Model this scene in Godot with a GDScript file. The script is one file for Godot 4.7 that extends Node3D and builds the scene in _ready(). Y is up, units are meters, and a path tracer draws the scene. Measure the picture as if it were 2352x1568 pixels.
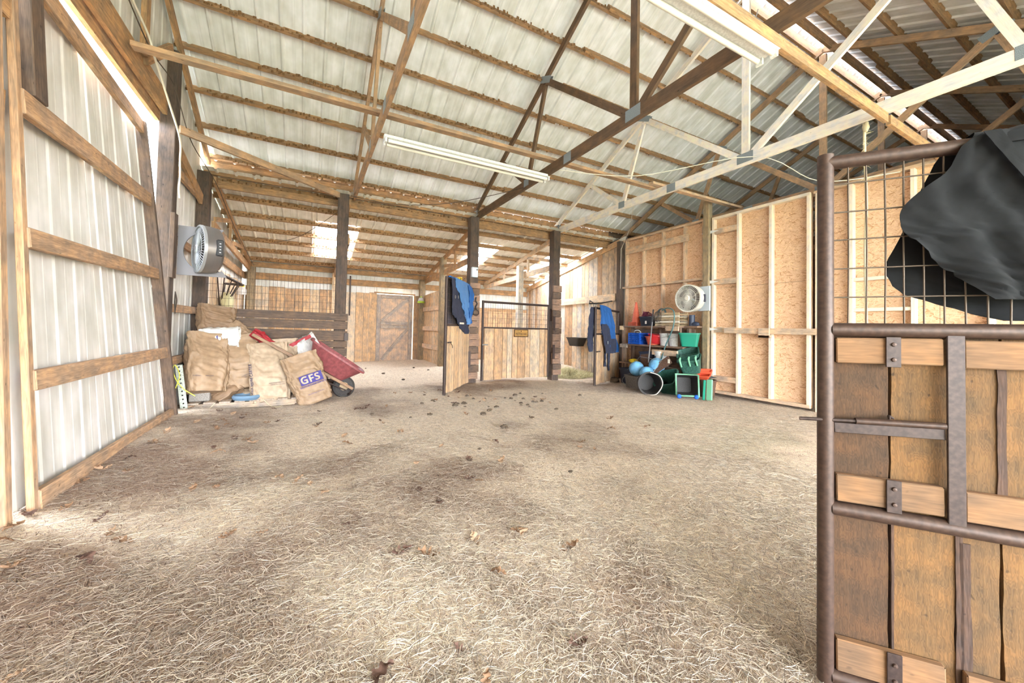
extends Node3D
# A pole barn seen from just inside: x runs along the purlins, -z towards the stalls, y up, metres.

var M := {}            # materials
var mesh_cache := {}
var used := {}
var rng := RandomNumberGenerator.new()


# ---------------------------------------------------------------- mesh building
class MB:
	var v := PackedVector3Array()
	var n := PackedVector3Array()
	var uv := PackedVector2Array()
	var c := PackedColorArray()
	var ix := PackedInt32Array()

	func quad(a: Vector3, b: Vector3, d: Vector3, e: Vector3, u0 := Vector2.ZERO, u1 := Vector2.ZERO, u2 := Vector2.ZERO, u3 := Vector2.ZERO, nn := Vector3.ZERO) -> void:
		var nor := nn if nn != Vector3.ZERO else (d - a).cross(b - a).normalized()
		if nn == Vector3.ZERO and nor == Vector3.ZERO:
			nor = (e - a).cross(d - a).normalized()
		var s := v.size()
		v.append_array([a, b, d, e])
		n.append_array([nor, nor, nor, nor])
		uv.append_array([u0, u1, u2, u3])
		var face := (d - a).cross(b - a)
		if face.length() < 1e-12:
			face = (e - a).cross(d - a)
		if face.dot(nor) >= 0.0:
			ix.append_array([s, s + 1, s + 2, s, s + 2, s + 3])
		else:
			ix.append_array([s, s + 2, s + 1, s, s + 3, s + 2])

	func tri(a: Vector3, b: Vector3, d: Vector3) -> void:
		var nor := (d - a).cross(b - a).normalized()
		var s := v.size()
		v.append_array([a, b, d])
		n.append_array([nor, nor, nor])
		uv.append_array([Vector2(a.x, a.y), Vector2(b.x, b.y), Vector2(d.x, d.y)])
		ix.append_array([s, s + 1, s + 2])

	# a box of the given size round the transform's origin; texture runs along local x
	func box(xf: Transform3D, s: Vector3, off := Vector2.ZERO, ch := 0.0) -> void:
		var h := s * 0.5
		var k := [[Vector3(0, 0, 1), Vector3(1, 0, 0), Vector3(0, 1, 0)], [Vector3(0, 0, -1), Vector3(-1, 0, 0), Vector3(0, 1, 0)],
			[Vector3(0, 1, 0), Vector3(1, 0, 0), Vector3(0, 0, -1)], [Vector3(0, -1, 0), Vector3(1, 0, 0), Vector3(0, 0, 1)],
			[Vector3(1, 0, 0), Vector3(0, 0, -1), Vector3(0, 1, 0)], [Vector3(-1, 0, 0), Vector3(0, 0, 1), Vector3(0, 1, 0)]]
		var f := 0
		for q in k:
			var nn: Vector3 = q[0]
			var a: Vector3 = q[1]
			var b: Vector3 = q[2]
			var o := nn * h
			var ea := a * (h - Vector3.ONE * ch) if ch > 0.0 else a * h
			var eb := b * (h - Vector3.ONE * ch) if ch > 0.0 else b * h
			var la: float = absf(a.dot(s))
			var lb: float = absf(b.dot(s))
			var uo := off + Vector2(f * 0.13, f * 0.37)
			var uvs := []
			for w in [Vector2(-1, -1), Vector2(-1, 1), Vector2(1, 1), Vector2(1, -1)]:
				var p := Vector2(w.x * la * 0.5 / 1.6, w.y * lb * 0.5 / 0.4) + uo
				if f >= 4:
					p = Vector2(w.y * lb * 0.05, w.x * la * 0.5 / 0.4) + uo
				uvs.append(p)
			quad(xf * (o - ea - eb), xf * (o - ea + eb), xf * (o + ea + eb), xf * (o + ea - eb), uvs[0], uvs[1], uvs[2], uvs[3], (xf.basis * nn).normalized())
			f += 1
		if ch > 0.0:
			var ax := [Vector3(1, 0, 0), Vector3(0, 1, 0), Vector3(0, 0, 1)]
			for i in 3:
				var a: Vector3 = ax[i]
				var b: Vector3 = ax[(i + 1) % 3]
				var d: Vector3 = ax[(i + 2) % 3]
				for sb in [-1.0, 1.0]:
					for sd in [-1.0, 1.0]:
						var p0: Vector3 = b * (h * sb) + d * ((h - Vector3.ONE * ch) * sd)
						var p1: Vector3 = b * ((h - Vector3.ONE * ch) * sb) + d * (h * sd)
						var l: Vector3 = a * (h - Vector3.ONE * ch)
						var u0 := off + Vector2(l.length() / 1.6, 0.1)
						quad(xf * (p0 - l), xf * (p0 + l), xf * (p1 + l), xf * (p1 - l), off, u0, u0 + Vector2(0, .02), off + Vector2(0, .02), (xf.basis * (b * sb + d * sd)).normalized())

	# rows x cols of points, normals smoothed
	func grid(nu: int, nv: int, f: Callable, wrap := false, us := 1.0, vs := 1.0) -> void:
		var s := v.size()
		for j in nv + 1:
			for i in nu + 1:
				v.append(f.call(float(i) / nu, float(j) / nv))
				uv.append(Vector2(float(i) / nu * us, float(j) / nv * vs))
				n.append(Vector3.ZERO)
		var w := nu + 1
		for j in nv:
			for i in nu:
				var a := s + j * w + i
				var q := [a, a + 1, a + w + 1, a + w]
				for t in [[0, 1, 2], [0, 2, 3]]:
					var nn := (v[q[t[2]]] - v[q[t[0]]]).cross(v[q[t[1]]] - v[q[t[0]]])
					for m in 3:
						n[q[t[m]]] += nn
					ix.append_array([q[t[0]], q[t[1]], q[t[2]]])
		if wrap:
			for j in nv + 1:
				var t := n[s + j * w] + n[s + j * w + nu]
				n[s + j * w] = t
				n[s + j * w + nu] = t
		for i in range(s, v.size()):
			n[i] = n[i].normalized() if n[i].length() > 1e-12 else Vector3.UP

	# profile of (radius, height) pairs turned round y: flat between profile points, smooth round
	func lathe(xf: Transform3D, prof: Array, seg := 24, arc := TAU) -> void:
		for k in prof.size() - 1:
			var p: Vector2 = prof[k]
			var q: Vector2 = prof[k + 1]
			var t := (q - p).normalized()
			var nr := Vector2(t.y, -t.x)
			var s := v.size()
			for i in seg + 1:
				var a := arc * i / seg
				var d := Vector3(cos(a), 0, sin(a))
				v.append(xf * (d * p.x + Vector3.UP * p.y))
				v.append(xf * (d * q.x + Vector3.UP * q.y))
				var nn := (xf.basis * (d * nr.x + Vector3.UP * nr.y)).normalized()
				n.append_array([nn, nn])
				uv.append_array([Vector2(float(i) / seg, p.y), Vector2(float(i) / seg, q.y)])
			for i in seg:
				var a := s + i * 2
				ix.append_array([a, a + 3, a + 1, a, a + 2, a + 3])

	func tube(pts: Array, r: float, seg := 8, closed := false, caps := true) -> void:
		var m := pts.size()
		if m < 2:
			return
		var t0: Vector3 = (pts[1] - pts[0]).normalized()
		var side := t0.cross(Vector3.UP if absf(t0.y) < 0.9 else Vector3.RIGHT).normalized()
		var s := v.size()
		var cnt := m + 1 if closed else m
		var along := 0.0
		for k in cnt:
			var p: Vector3 = pts[k % m]
			var pn: Vector3 = pts[(k + 1) % m] if (closed or k < m - 1) else p
			var pp: Vector3 = pts[(k - 1 + m) % m] if (closed or k > 0) else p
			var t := (pn - pp).normalized()
			side = (side - t * side.dot(t)).normalized()
			var b := t.cross(side)
			var bend := 1.0
			if k > 0 and (k < m - 1 or closed):
				bend = 1.0 / maxf(0.5, (pn - p).normalized().dot(t))
			if k > 0:
				along += p.distance_to(pts[(k - 1) % m])
			for i in seg + 1:
				var a := TAU * i / seg
				var d := side * cos(a) + b * sin(a)
				v.append(p + d * r * minf(bend, 1.4))
				n.append(d)
				uv.append(Vector2(along, float(i) / seg * 0.2))
		for k in cnt - 1:
			for i in seg:
				var a := s + k * (seg + 1) + i
				ix.append_array([a, a + seg + 1, a + seg + 2, a, a + seg + 2, a + 1])
		if caps and not closed:
			for e in [0, cnt - 1]:
				var base: int = s + e * (seg + 1)
				var o := v.size()
				var nn: Vector3 = -t0 if e == 0 else (pts[m - 1] - pts[m - 2]).normalized()
				for i in seg:
					v.append(v[base + i])
					n.append(nn)
					uv.append(Vector2.ZERO)
				for i in range(1, seg - 1):
					if e == 0:
						ix.append_array([o, o + i, o + i + 1])
					else:
						ix.append_array([o, o + i + 1, o + i])

	func mesh() -> ArrayMesh:
		var a := []
		a.resize(Mesh.ARRAY_MAX)
		a[Mesh.ARRAY_VERTEX] = v
		a[Mesh.ARRAY_NORMAL] = n
		a[Mesh.ARRAY_TEX_UV] = uv
		a[Mesh.ARRAY_INDEX] = ix
		if c.size() == v.size() and c.size() > 0:
			a[Mesh.ARRAY_COLOR] = c
		var m := ArrayMesh.new()
		m.add_surface_from_arrays(Mesh.PRIMITIVE_TRIANGLES, a)
		return m


# ---------------------------------------------------------------- nodes
func numbered(called: String) -> String:
	if not used.has(called):
		used[called] = 0
		return called
	used[called] += 1
	return "%s_%03d" % [called, used[called]]


func thing(called: String, label: String, category: String, at := Vector3.ZERO, basis := Basis(), group := "") -> Node3D:
	var o := Node3D.new()
	o.name = numbered(called)
	add_child(o)
	o.transform = Transform3D(basis, at)
	o.set_meta("label", label)
	o.set_meta("category", category)
	if group != "":
		o.set_meta("group", group)
	return o


func struct(called: String, label: String, category: String) -> Node3D:
	var o := thing(called, label, category)
	o.set_meta("kind", "structure")
	return o


# places a mesh: xf in world coordinates, or in the parent's with local = true
func mi(called: String, mesh: Mesh, mat: Material, parent: Node3D, xf := Transform3D(), local := false) -> MeshInstance3D:
	var o := MeshInstance3D.new()
	o.name = called
	o.mesh = mesh
	o.material_override = mat
	parent.add_child(o, true)
	o.transform = xf if local else parent.global_transform.affine_inverse() * xf
	return o


func tag(o: Node3D, label: String, category: String, group := "") -> Node3D:
	o.set_meta("label", label)
	o.set_meta("category", category)
	if group != "":
		o.set_meta("group", group)
	return o


func box_mesh(s: Vector3, variant: int, ch := 0.0) -> ArrayMesh:
	var key := "%d_%d_%d_%d_%d" % [roundi(s.x * 250), roundi(s.y * 500), roundi(s.z * 500), variant, roundi(ch * 10000)]
	if not mesh_cache.has(key):
		var b := MB.new()
		b.box(Transform3D(), s, Vector2(variant * 0.317, variant * 0.271), ch)
		mesh_cache[key] = b.mesh()
	return mesh_cache[key]


# a sawn board from a to b: w is its height along up, t its thickness across
func board(called: String, parent: Node3D, mat: Material, a: Vector3, b: Vector3, w: float, t: float, up := Vector3.UP, ch := 0.0, local := false) -> MeshInstance3D:
	var x := (b - a).normalized()
	var u := up
	if absf(x.dot(u)) > 0.98:
		u = Vector3(0, 0, 1)
	var z := x.cross(u).normalized()
	var y := z.cross(x)
	return mi(called, box_mesh(Vector3(a.distance_to(b), w, t), rng.randi_range(0, 7), ch), mat, parent, Transform3D(Basis(x, y, z), (a + b) * 0.5), local)


# a box by its corners; the grain runs along the longest side
func block(called: String, parent: Node3D, mat: Material, lo: Vector3, hi: Vector3, ch := 0.0, local := false) -> MeshInstance3D:
	var s := hi - lo
	var c := (lo + hi) * 0.5
	if s.y >= s.x and s.y >= s.z:
		return board(called, parent, mat, Vector3(c.x, lo.y, c.z), Vector3(c.x, hi.y, c.z), s.z, s.x, Vector3(0, 0, 1), ch, local)
	if s.x >= s.z:
		return board(called, parent, mat, Vector3(lo.x, c.y, c.z), Vector3(hi.x, c.y, c.z), s.y, s.z, Vector3.UP, ch, local)
	return board(called, parent, mat, Vector3(c.x, c.y, lo.z), Vector3(c.x, c.y, hi.z), s.y, s.x, Vector3.UP, ch, local)


func tube(called: String, parent: Node3D, mat: Material, pts: Array, r: float, seg := 8, local := false, closed := false) -> MeshInstance3D:
	var b := MB.new()
	b.tube(pts, r, seg, closed)
	return mi(called, b.mesh(), mat, parent, Transform3D(), local)


func lathe(called: String, parent: Node3D, mat: Material, prof: Array, xf := Transform3D(), seg := 24, local := false) -> MeshInstance3D:
	var b := MB.new()
	b.lathe(Transform3D(), prof, seg)
	return mi(called, b.mesh(), mat, parent, xf, local)


func curve(pts: Array, steps := 6) -> Array:
	var cv := Curve3D.new()
	for i in pts.size():
		var p: Vector3 = pts[i]
		var a: Vector3 = pts[maxi(0, i - 1)]
		var b: Vector3 = pts[mini(pts.size() - 1, i + 1)]
		cv.add_point(p, -(b - a) / 6.0, (b - a) / 6.0)
	var r := []
	for i in pts.size() - 1:
		for k in steps:
			r.append(cv.sample(i, float(k) / steps))
	r.append(pts[-1])
	return r


# ---------------------------------------------------------------- materials
func noise_img(w: int, h: int, freq: float, seed_: int, oct := 4) -> Image:
	var f := FastNoiseLite.new()
	f.seed = seed_
	f.noise_type = FastNoiseLite.TYPE_SIMPLEX_SMOOTH
	f.frequency = freq
	f.fractal_octaves = oct
	return f.get_seamless_image(w, h)


func tex(img: Image) -> ImageTexture:
	img.generate_mipmaps()
	return ImageTexture.create_from_image(img)


# tone map of sawn wood, grain along u; kind 0 planed, 1 rough with figure, 2 weathered
func wood_image(kind: int) -> Image:
	var w := 1024
	var h := 256
	var streak := noise_img(48, h, 0.045, 11 + kind, 4)
	streak.resize(w, h, Image.INTERPOLATE_CUBIC)
	var fine := noise_img(96, h, 0.18, 31 + kind, 3)
	fine.resize(w, h, Image.INTERPOLATE_CUBIC)
	var blot := noise_img(w, h, 0.008, 51 + kind, 4)
	var spots := noise_img(w / 2, h, 0.04, 71 + kind, 2)
	spots.resize(w, h, Image.INTERPOLATE_CUBIC)
	var img := Image.create(w, h, false, Image.FORMAT_RGB8)
	for y in h:
		for x in w:
			var s := streak.get_pixel(x, y).r
			var f := fine.get_pixel(x, y).r
			var b := blot.get_pixel(x, y).r
			var k := spots.get_pixel(x, y).r
			var ring := 0.5 + 0.5 * sin((s * 9.0 + b * (5.0 if kind == 1 else 2.0)) * TAU * (0.9 if kind == 1 else 0.5))
			var t := 0.86 + 0.16 * (f - 0.5) + 0.12 * (s - 0.5) + (0.12 if kind == 1 else 0.05) * (ring - 0.5) + 0.18 * (b - 0.5)
			if kind == 2:
				t += 0.06 * (f - 0.5) + 0.10 * (s - 0.5)
			var warm := 0.10 * (b - 0.5)
			if k > 0.88:
				t *= 1.0 - (k - 0.88) * 3.5
			if kind == 3:
				t = 0.97 + (t - 0.86) * 0.5
			t = clampf(t, 0.2, 1.0)
			img.set_pixel(x, y, Color(clampf(t * (1.01 + warm), 0, 1), t * (0.985 + warm * 0.2), clampf(t * (0.96 - warm), 0, 1)))
	return img


func mat(c: Color, rough := 0.8, metal := 0.0) -> StandardMaterial3D:
	var m := StandardMaterial3D.new()
	m.albedo_color = c
	m.roughness = rough
	m.metallic = metal
	return m


func wood(kind: int, r: int, g: int, b: int, bump := 0.0) -> StandardMaterial3D:
	var m := mat(Color8(r, g, b), 0.85)
	m.albedo_texture = M["wood_tex_%d" % kind]
	if bump > 0.0:
		m.heightmap_enabled = true
		m.heightmap_texture = M["wood_tex_%d" % kind]
		m.heightmap_scale = bump
	return m


func tri_tex(m: StandardMaterial3D, t: Texture2D, scale: float, world := true) -> StandardMaterial3D:
	m.albedo_texture = t
	m.uv1_triplanar = true
	m.uv1_world_triplanar = world
	m.uv1_scale = Vector3.ONE * scale
	return m


func mottle(seed_: int, freq: float, lo: float, hi: float, size := 256) -> ImageTexture:
	var n := noise_img(size, size, freq, seed_, 5)
	var img := Image.create(size, size, false, Image.FORMAT_RGB8)
	for y in size:
		for x in size:
			var t := lerpf(lo, hi, clampf((n.get_pixel(x, y).r - 0.2) / 0.6, 0, 1))
			img.set_pixel(x, y, Color(t, t, t))
	return tex(img)


func bump_tex(seed_: int, freq: float, size := 256) -> ImageTexture:
	return tex(noise_img(size, size, freq, seed_, 5))


func stroke(img: Image, p: Vector2, ang: float, ln: float, th: int, c: Color) -> void:
	var w := img.get_width()
	var h := img.get_height()
	var d := Vector2(cos(ang), sin(ang))
	var q := Vector2(-d.y, d.x)
	for i in int(ln):
		for k in th:
			var o := p + d * i + q * k
			img.set_pixel(posmod(int(o.x), w), posmod(int(o.y), h), c)


func straw_texture() -> ImageTexture:
	var img := Image.create(1024, 1024, false, Image.FORMAT_RGB8)
	img.fill(Color8(206, 190, 175))
	var r := RandomNumberGenerator.new()
	r.seed = 5
	for i in 17000:
		var t := r.randf()
		var c := Color8(255, 250, 236).lerp(Color8(236, 216, 178), r.randf())
		if t < 0.20:
			c = Color8(160, 136, 118).lerp(Color8(120, 96, 84), r.randf())
		elif t < 0.24:
			c = Color8(104, 84, 72)
		elif t < 0.55:
			c = Color8(224, 214, 204)
		stroke(img, Vector2(r.randf() * 1024, r.randf() * 1024), r.randf() * TAU, r.randf_range(12, 52), r.randi_range(1, 2), c)
	return tex(img)


func osb_texture() -> ImageTexture:
	var img := Image.create(1024, 1024, false, Image.FORMAT_RGB8)
	img.fill(Color8(226, 194, 164))
	var r := RandomNumberGenerator.new()
	r.seed = 9
	for i in 5200:
		var c := Color8(238, 212, 184).lerp(Color8(212, 174, 140), r.randf())
		if r.randf() < 0.10:
			c = Color8(186, 142, 106)
		elif r.randf() < 0.10:
			c = Color8(242, 214, 176)
		var a := r.randfn(0.0, 0.7)
		stroke(img, Vector2(r.randf() * 1024, r.randf() * 1024), a, r.randf_range(20, 75), r.randi_range(3, 10), c)
	return tex(img)


# ribbed sheet steel carries dust streaks along the ribs
func sheet_texture(seed_: int) -> ImageTexture:
	var n := noise_img(256, 24, 0.06, seed_, 4)
	n.resize(256, 512, Image.INTERPOLATE_CUBIC)
	var b := noise_img(256, 512, 0.012, seed_ + 7, 4)
	var img := Image.create(256, 512, false, Image.FORMAT_RGB8)
	for y in 512:
		for x in 256:
			var t := 0.94 + 0.08 * (n.get_pixel(x, y).r - 0.5) + 0.16 * (b.get_pixel(x, y).r - 0.5)
			t = clampf(t, 0, 1)
			img.set_pixel(x, y, Color(t, t * 0.99, t * (0.955 + 0.04 * b.get_pixel(x, y).r)))
	return tex(img)


func make_materials() -> void:
	for k in 4:
		M["wood_tex_%d" % k] = tex(wood_image(k))
	M.truss_dark = wood(0, 126, 102, 82)
	M.truss_pale = wood(3, 252, 248, 244)  # lighter tone than the other trusses
	M.truss_mid = wood(0, 200, 168, 138)
	M.purlin = wood(2, 184, 148, 112)
	M.post = wood(2, 102, 88, 80)
	M.post_treated = wood(2, 176, 158, 130)
	M.plank = wood(2, 236, 206, 170)
	M.plank_b = wood(2, 230, 194, 154)
	M.plank_c = wood(0, 242, 220, 192)
	M.plank_d = wood(2, 206, 170, 134)
	M.plank_e = wood(2, 216, 196, 172)
	M.plank_grey = wood(2, 234, 224, 210)
	M.stud = wood(0, 234, 206, 178)
	M.stud_pale = wood(3, 238, 224, 208)
	M.beam = wood(2, 202, 164, 124)
	M.door_frame = wood(2, 208, 174, 142)
	M.door_weather = wood(2, 200, 188, 178)
	M.ply = wood(1, 232, 206, 184)
	M.partition = wood(2, 118, 100, 88)
	M.blocking = wood(2, 166, 137, 119)
	M.gate_plank = wood(2, 218, 186, 152)
	M.gold = wood(1, 120, 88, 50, 0.15)
	M.gold_b = wood(1, 110, 82, 49, 0.15)
	M.gold_dark = wood(1, 88, 62, 38, 0.15)
	M.bark = wood(2, 84, 62, 50, 0.3)
	M.rail = wood(0, 140, 107, 77, 0.05)
	M.pallet = wood(2, 194, 178, 162)
	M.shelf = wood(2, 150, 124, 106)
	M.handle_wood = wood(2, 176, 146, 122)
	M.osb = tri_tex(mat(Color8(255, 244, 234), 0.85), osb_texture(), 0.8)
	var st := sheet_texture(3)
	M.roof = mat(Color8(246, 249, 253), 0.45, 0.0)
	M.roof.albedo_texture = st
	M.roof_low = mat(Color8(250, 248, 242), 0.5, 0.0)  # yellower than the main sheets: dust and bounced light put into the tint
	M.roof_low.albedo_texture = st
	M.siding = mat(Color8(236, 236, 234), 0.5, 0.05)
	M.siding.albedo_texture = sheet_texture(8)
	M.skylight = mat(Color(1, 1, 1, 0.25), 0.2)
	M.skylight.transparency = BaseMaterial3D.TRANSPARENCY_ALPHA
	M.straw_tex = straw_texture()
	M.ground = mat(Color(1, 1, 1), 1.0)
	M.ground.albedo_texture = M.straw_tex
	M.ground.vertex_color_use_as_albedo = true
	M.ground.heightmap_enabled = true
	M.ground.heightmap_texture = M.straw_tex
	M.ground.heightmap_scale = 0.6
	M.strand = mat(Color(1, 1, 1), 0.75)
	M.strand.vertex_color_use_as_albedo = true
	M.strand.cull_mode = BaseMaterial3D.CULL_DISABLED
	M.outside = tri_tex(mat(Color8(168, 172, 140), 1.0), mottle(4, 0.05, 0.6, 1.0), 0.4)
	var rust := mottle(14, 0.06, 0.78, 1.0)
	M.pipe = tri_tex(mat(Color8(80, 59, 49), 0.5, 0.3), rust, 3.0, false)
	M.pipe_dark = tri_tex(mat(Color8(72, 56, 51), 0.5, 0.3), rust, 3.0, false)
	M.wire = mat(Color8(92, 78, 66), 0.5, 0.5)
	M.plate = tri_tex(mat(Color8(168, 180, 190), 0.45, 0.25), mottle(15, 0.1, 0.75, 1.0), 6.0, false)
	M.steel = mat(Color8(150, 152, 154), 0.4, 0.7)
	M.mud = tri_tex(mat(Color8(176, 132, 88), 1.0), mottle(19, 0.09, 0.45, 1.0), 4.0)
	var paper := mottle(21, 0.02, 0.88, 1.0)
	for p in [["kraft", 168, 139, 110], ["kraft_pale", 190, 166, 140], ["kraft_dark", 146, 117, 90], ["sack_white", 232, 228, 222], ["sack_red", 170, 34, 44]]:
		M[p[0]] = tri_tex(mat(Color8(p[1], p[2], p[3]), 0.55), paper, 2.2, false)
	M.ink = mat(Color8(54, 44, 120), 0.6)
	M.ink_dark = mat(Color8(70, 62, 82), 0.6)
	var weave := mottle(25, 0.2, 0.75, 1.0)
	M.cloth_black = tri_tex(mat(Color8(11, 11, 14), 0.95), mottle(27, 0.05, 0.8, 1.0), 5.0, false)
	M.cloth_navy = tri_tex(mat(Color8(54, 58, 80), 0.9), weave, 4.0, false)
	M.cloth_blue = tri_tex(mat(Color8(40, 104, 178), 0.8), weave, 4.0, false)
	M.cloth_pale = tri_tex(mat(Color8(92, 142, 202), 0.8), weave, 4.0, false)
	M.enamel = tri_tex(mat(Color8(244, 244, 243), 0.35), mottle(29, 0.06, 0.9, 1.0), 3.0, false)
	M.lamp_tube = mat(Color8(242, 238, 228), 0.3)
	M.fan_grey = mat(Color8(120, 114, 112), 0.35, 0.5)
	M.fan_light = mat(Color8(176, 178, 182), 0.3, 0.5)
	M.fan_plate = mat(Color8(126, 122, 126), 0.55, 0.1)
	M.fan_beige = tri_tex(mat(Color8(238, 232, 220), 0.45), mottle(33, 0.08, 0.85, 1.0), 4.0, false)
	M.black = mat(Color8(40, 40, 44), 0.5)
	M.rubber = tri_tex(mat(Color8(64, 60, 58), 0.7), mottle(35, 0.05, 0.7, 1.0), 4.0, false)
	M.blue_plastic = mat(Color8(36, 98, 205), 0.4)
	M.ball = tri_tex(mat(Color8(122, 186, 228), 0.5), mottle(37, 0.02, 0.8, 1.0), 2.0, false)
	M.red_plastic = mat(Color8(205, 44, 50), 0.4)
	M.red_tub = tri_tex(mat(Color8(158, 84, 86), 0.5), mottle(39, 0.03, 0.75, 1.0), 2.0, false)
	M.green_plastic = mat(Color8(16, 128, 104), 0.4)
	M.green_dark = tri_tex(mat(Color8(58, 106, 92), 0.55), mottle(41, 0.04, 0.7, 1.0), 3.0, false)
	M.green_pale = mat(Color8(126, 190, 152), 0.6)
	M.orange = mat(Color8(232, 92, 60), 0.5)
	M.orange_worn = tri_tex(mat(Color8(226, 106, 76), 0.6), mottle(43, 0.05, 0.8, 1.0), 3.0, false)
	M.white_plastic = tri_tex(mat(Color8(230, 228, 226), 0.45), mottle(45, 0.05, 0.85, 1.0), 3.0, false)
	M.navy_plastic = mat(Color8(50, 58, 78), 0.5)
	M.maroon = mat(Color8(108, 34, 58), 0.5)
	M.grey_tub = tri_tex(mat(Color8(128, 122, 118), 0.6), mottle(47, 0.05, 0.7, 1.0), 3.0, false)
	M.brown_board = tri_tex(mat(Color8(112, 82, 66), 0.7), mottle(49, 0.05, 0.7, 1.0), 3.0, false)
	M.slat_white = mat(Color8(226, 216, 200), 0.7)
	M.slat_cream = wood(0, 214, 192, 158)
	M.yellow = mat(Color8(232, 196, 40), 0.5)
	M.lime = mat(Color8(176, 206, 60), 0.5)
	M.clear_jar = mat(Color8(230, 226, 222, 150), 0.2)
	M.clear_jar.transparency = BaseMaterial3D.TRANSPARENCY_ALPHA
	M.jar_fill = mat(Color8(196, 150, 132), 0.6)
	M.hose = mat(Color8(70, 112, 112), 0.5)
	M.hose_dark = mat(Color8(66, 82, 84), 0.5)
	M.twine = mat(Color8(224, 210, 176), 0.9)
	M.twine_yellow = mat(Color8(222, 214, 90), 0.8)
	M.cord_white = mat(Color8(226, 220, 206), 0.6)
	M.cord_dark = mat(Color8(78, 66, 58), 0.7)
	M.concrete = tri_tex(mat(Color8(168, 160, 152), 0.95), mottle(51, 0.08, 0.7, 1.0), 4.0, false)
	M.perforated = tri_tex(mat(Color8(168, 172, 158), 0.5, 0.3), mottle(53, 0.06, 0.75, 1.0), 4.0, false)
	M.vinyl = tri_tex(mat(Color8(236, 238, 230), 0.5), mottle(55, 0.04, 0.85, 1.0), 2.0, false)
	M.leaf_a = mat(Color8(132, 100, 74), 0.85)
	M.leaf_b = mat(Color8(164, 132, 104), 0.85)
	M.leaf_c = mat(Color8(92, 66, 54), 0.85)
	M.dung = tri_tex(mat(Color8(112, 96, 80), 1.0), mottle(57, 0.1, 0.6, 1.0), 8.0, false)
	M.hay = mat(Color8(214, 204, 158), 0.9)
	M.sign_wood = wood(0, 196, 152, 86)
	M.sign_ink = mat(Color8(70, 44, 22), 0.8)
	M.bolt = mat(Color8(84, 66, 58), 0.5, 0.5)
	M.grey_box = mat(Color8(196, 204, 212), 0.4)


# ---------------------------------------------------------------- parts shared by several things
# ribbed sheet: x across 0..w, y from 0 to la..lb, ribs towards +z
func rib_sheet(w: float, la: float, lb: float, rise := 0.019) -> ArrayMesh:
	var key := "rib_%d_%d_%d_%d" % [roundi(w * 500), roundi(la * 200), roundi(lb * 200), roundi(rise * 1000)]
	if mesh_cache.has(key):
		return mesh_cache[key]
	var xs := []
	var p := 0.0
	while p < w - 0.001:
		for q in [[0.0, 0.0], [0.016, rise], [0.034, rise], [0.05, 0.0], [0.13, 0.0], [0.136, 0.0015], [0.146, 0.0015], [0.152, 0.0]]:
			if p + q[0] < w:
				xs.append(Vector2(p + q[0], q[1]))
		p += 0.2286
	xs.append(Vector2(w, 0))
	var b := MB.new()
	for i in xs.size() - 1:
		var a: Vector2 = xs[i]
		var d: Vector2 = xs[i + 1]
		var ha := lerpf(la, lb, a.x / w)
		var hd := lerpf(la, lb, d.x / w)
		b.quad(Vector3(a.x, 0, a.y), Vector3(a.x, ha, a.y), Vector3(d.x, hd, d.y), Vector3(d.x, 0, d.y), Vector2(a.x, 0), Vector2(a.x, ha / 3.0), Vector2(d.x, hd / 3.0), Vector2(d.x, 0))
	mesh_cache[key] = b.mesh()
	return mesh_cache[key]


# a wall of ribbed siding sheets along dir from o, bottom y0, top given by a function of the run
func siding(parent: Node3D, o: Vector3, dir: Vector3, length: float, y0: float, top: Callable, m: Material) -> void:
	var z := dir.cross(Vector3.UP)
	var s := 0.0
	while s < length - 0.01:
		var w := minf(0.9144, length - s)
		mi("siding_sheet", rib_sheet(w, top.call(s) - y0, top.call(s + w) - y0, 0.007), m, parent, Transform3D(Basis(dir, Vector3.UP, z), Vector3(o.x, y0, o.z) + dir * s))
		s += w


func roof_y(z: float) -> float:      # underside of the purlins on the main roof
	return 3.42 + 0.5 * (z + 6.85) if z < -2.75 else 3.42 + 0.5 * (1.35 - z)


func low_y(z: float) -> float:       # underside of the purlins over the stalls
	return 3.15 + 0.18 * (z + 6.75)


func floor_y(x: float, z: float) -> float:
	return 0.07 * smoothstep(-0.5, -1.2, x) * smoothstep(-6.2, -5.4, z) - 0.05 * smoothstep(2.5, 6.0, x) + 0.10 * smoothstep(-7.0, -8.6, z) + 0.02 * sin(x * 1.7 + z * 0.6) * sin(z * 1.3 - x * 0.4)


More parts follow.
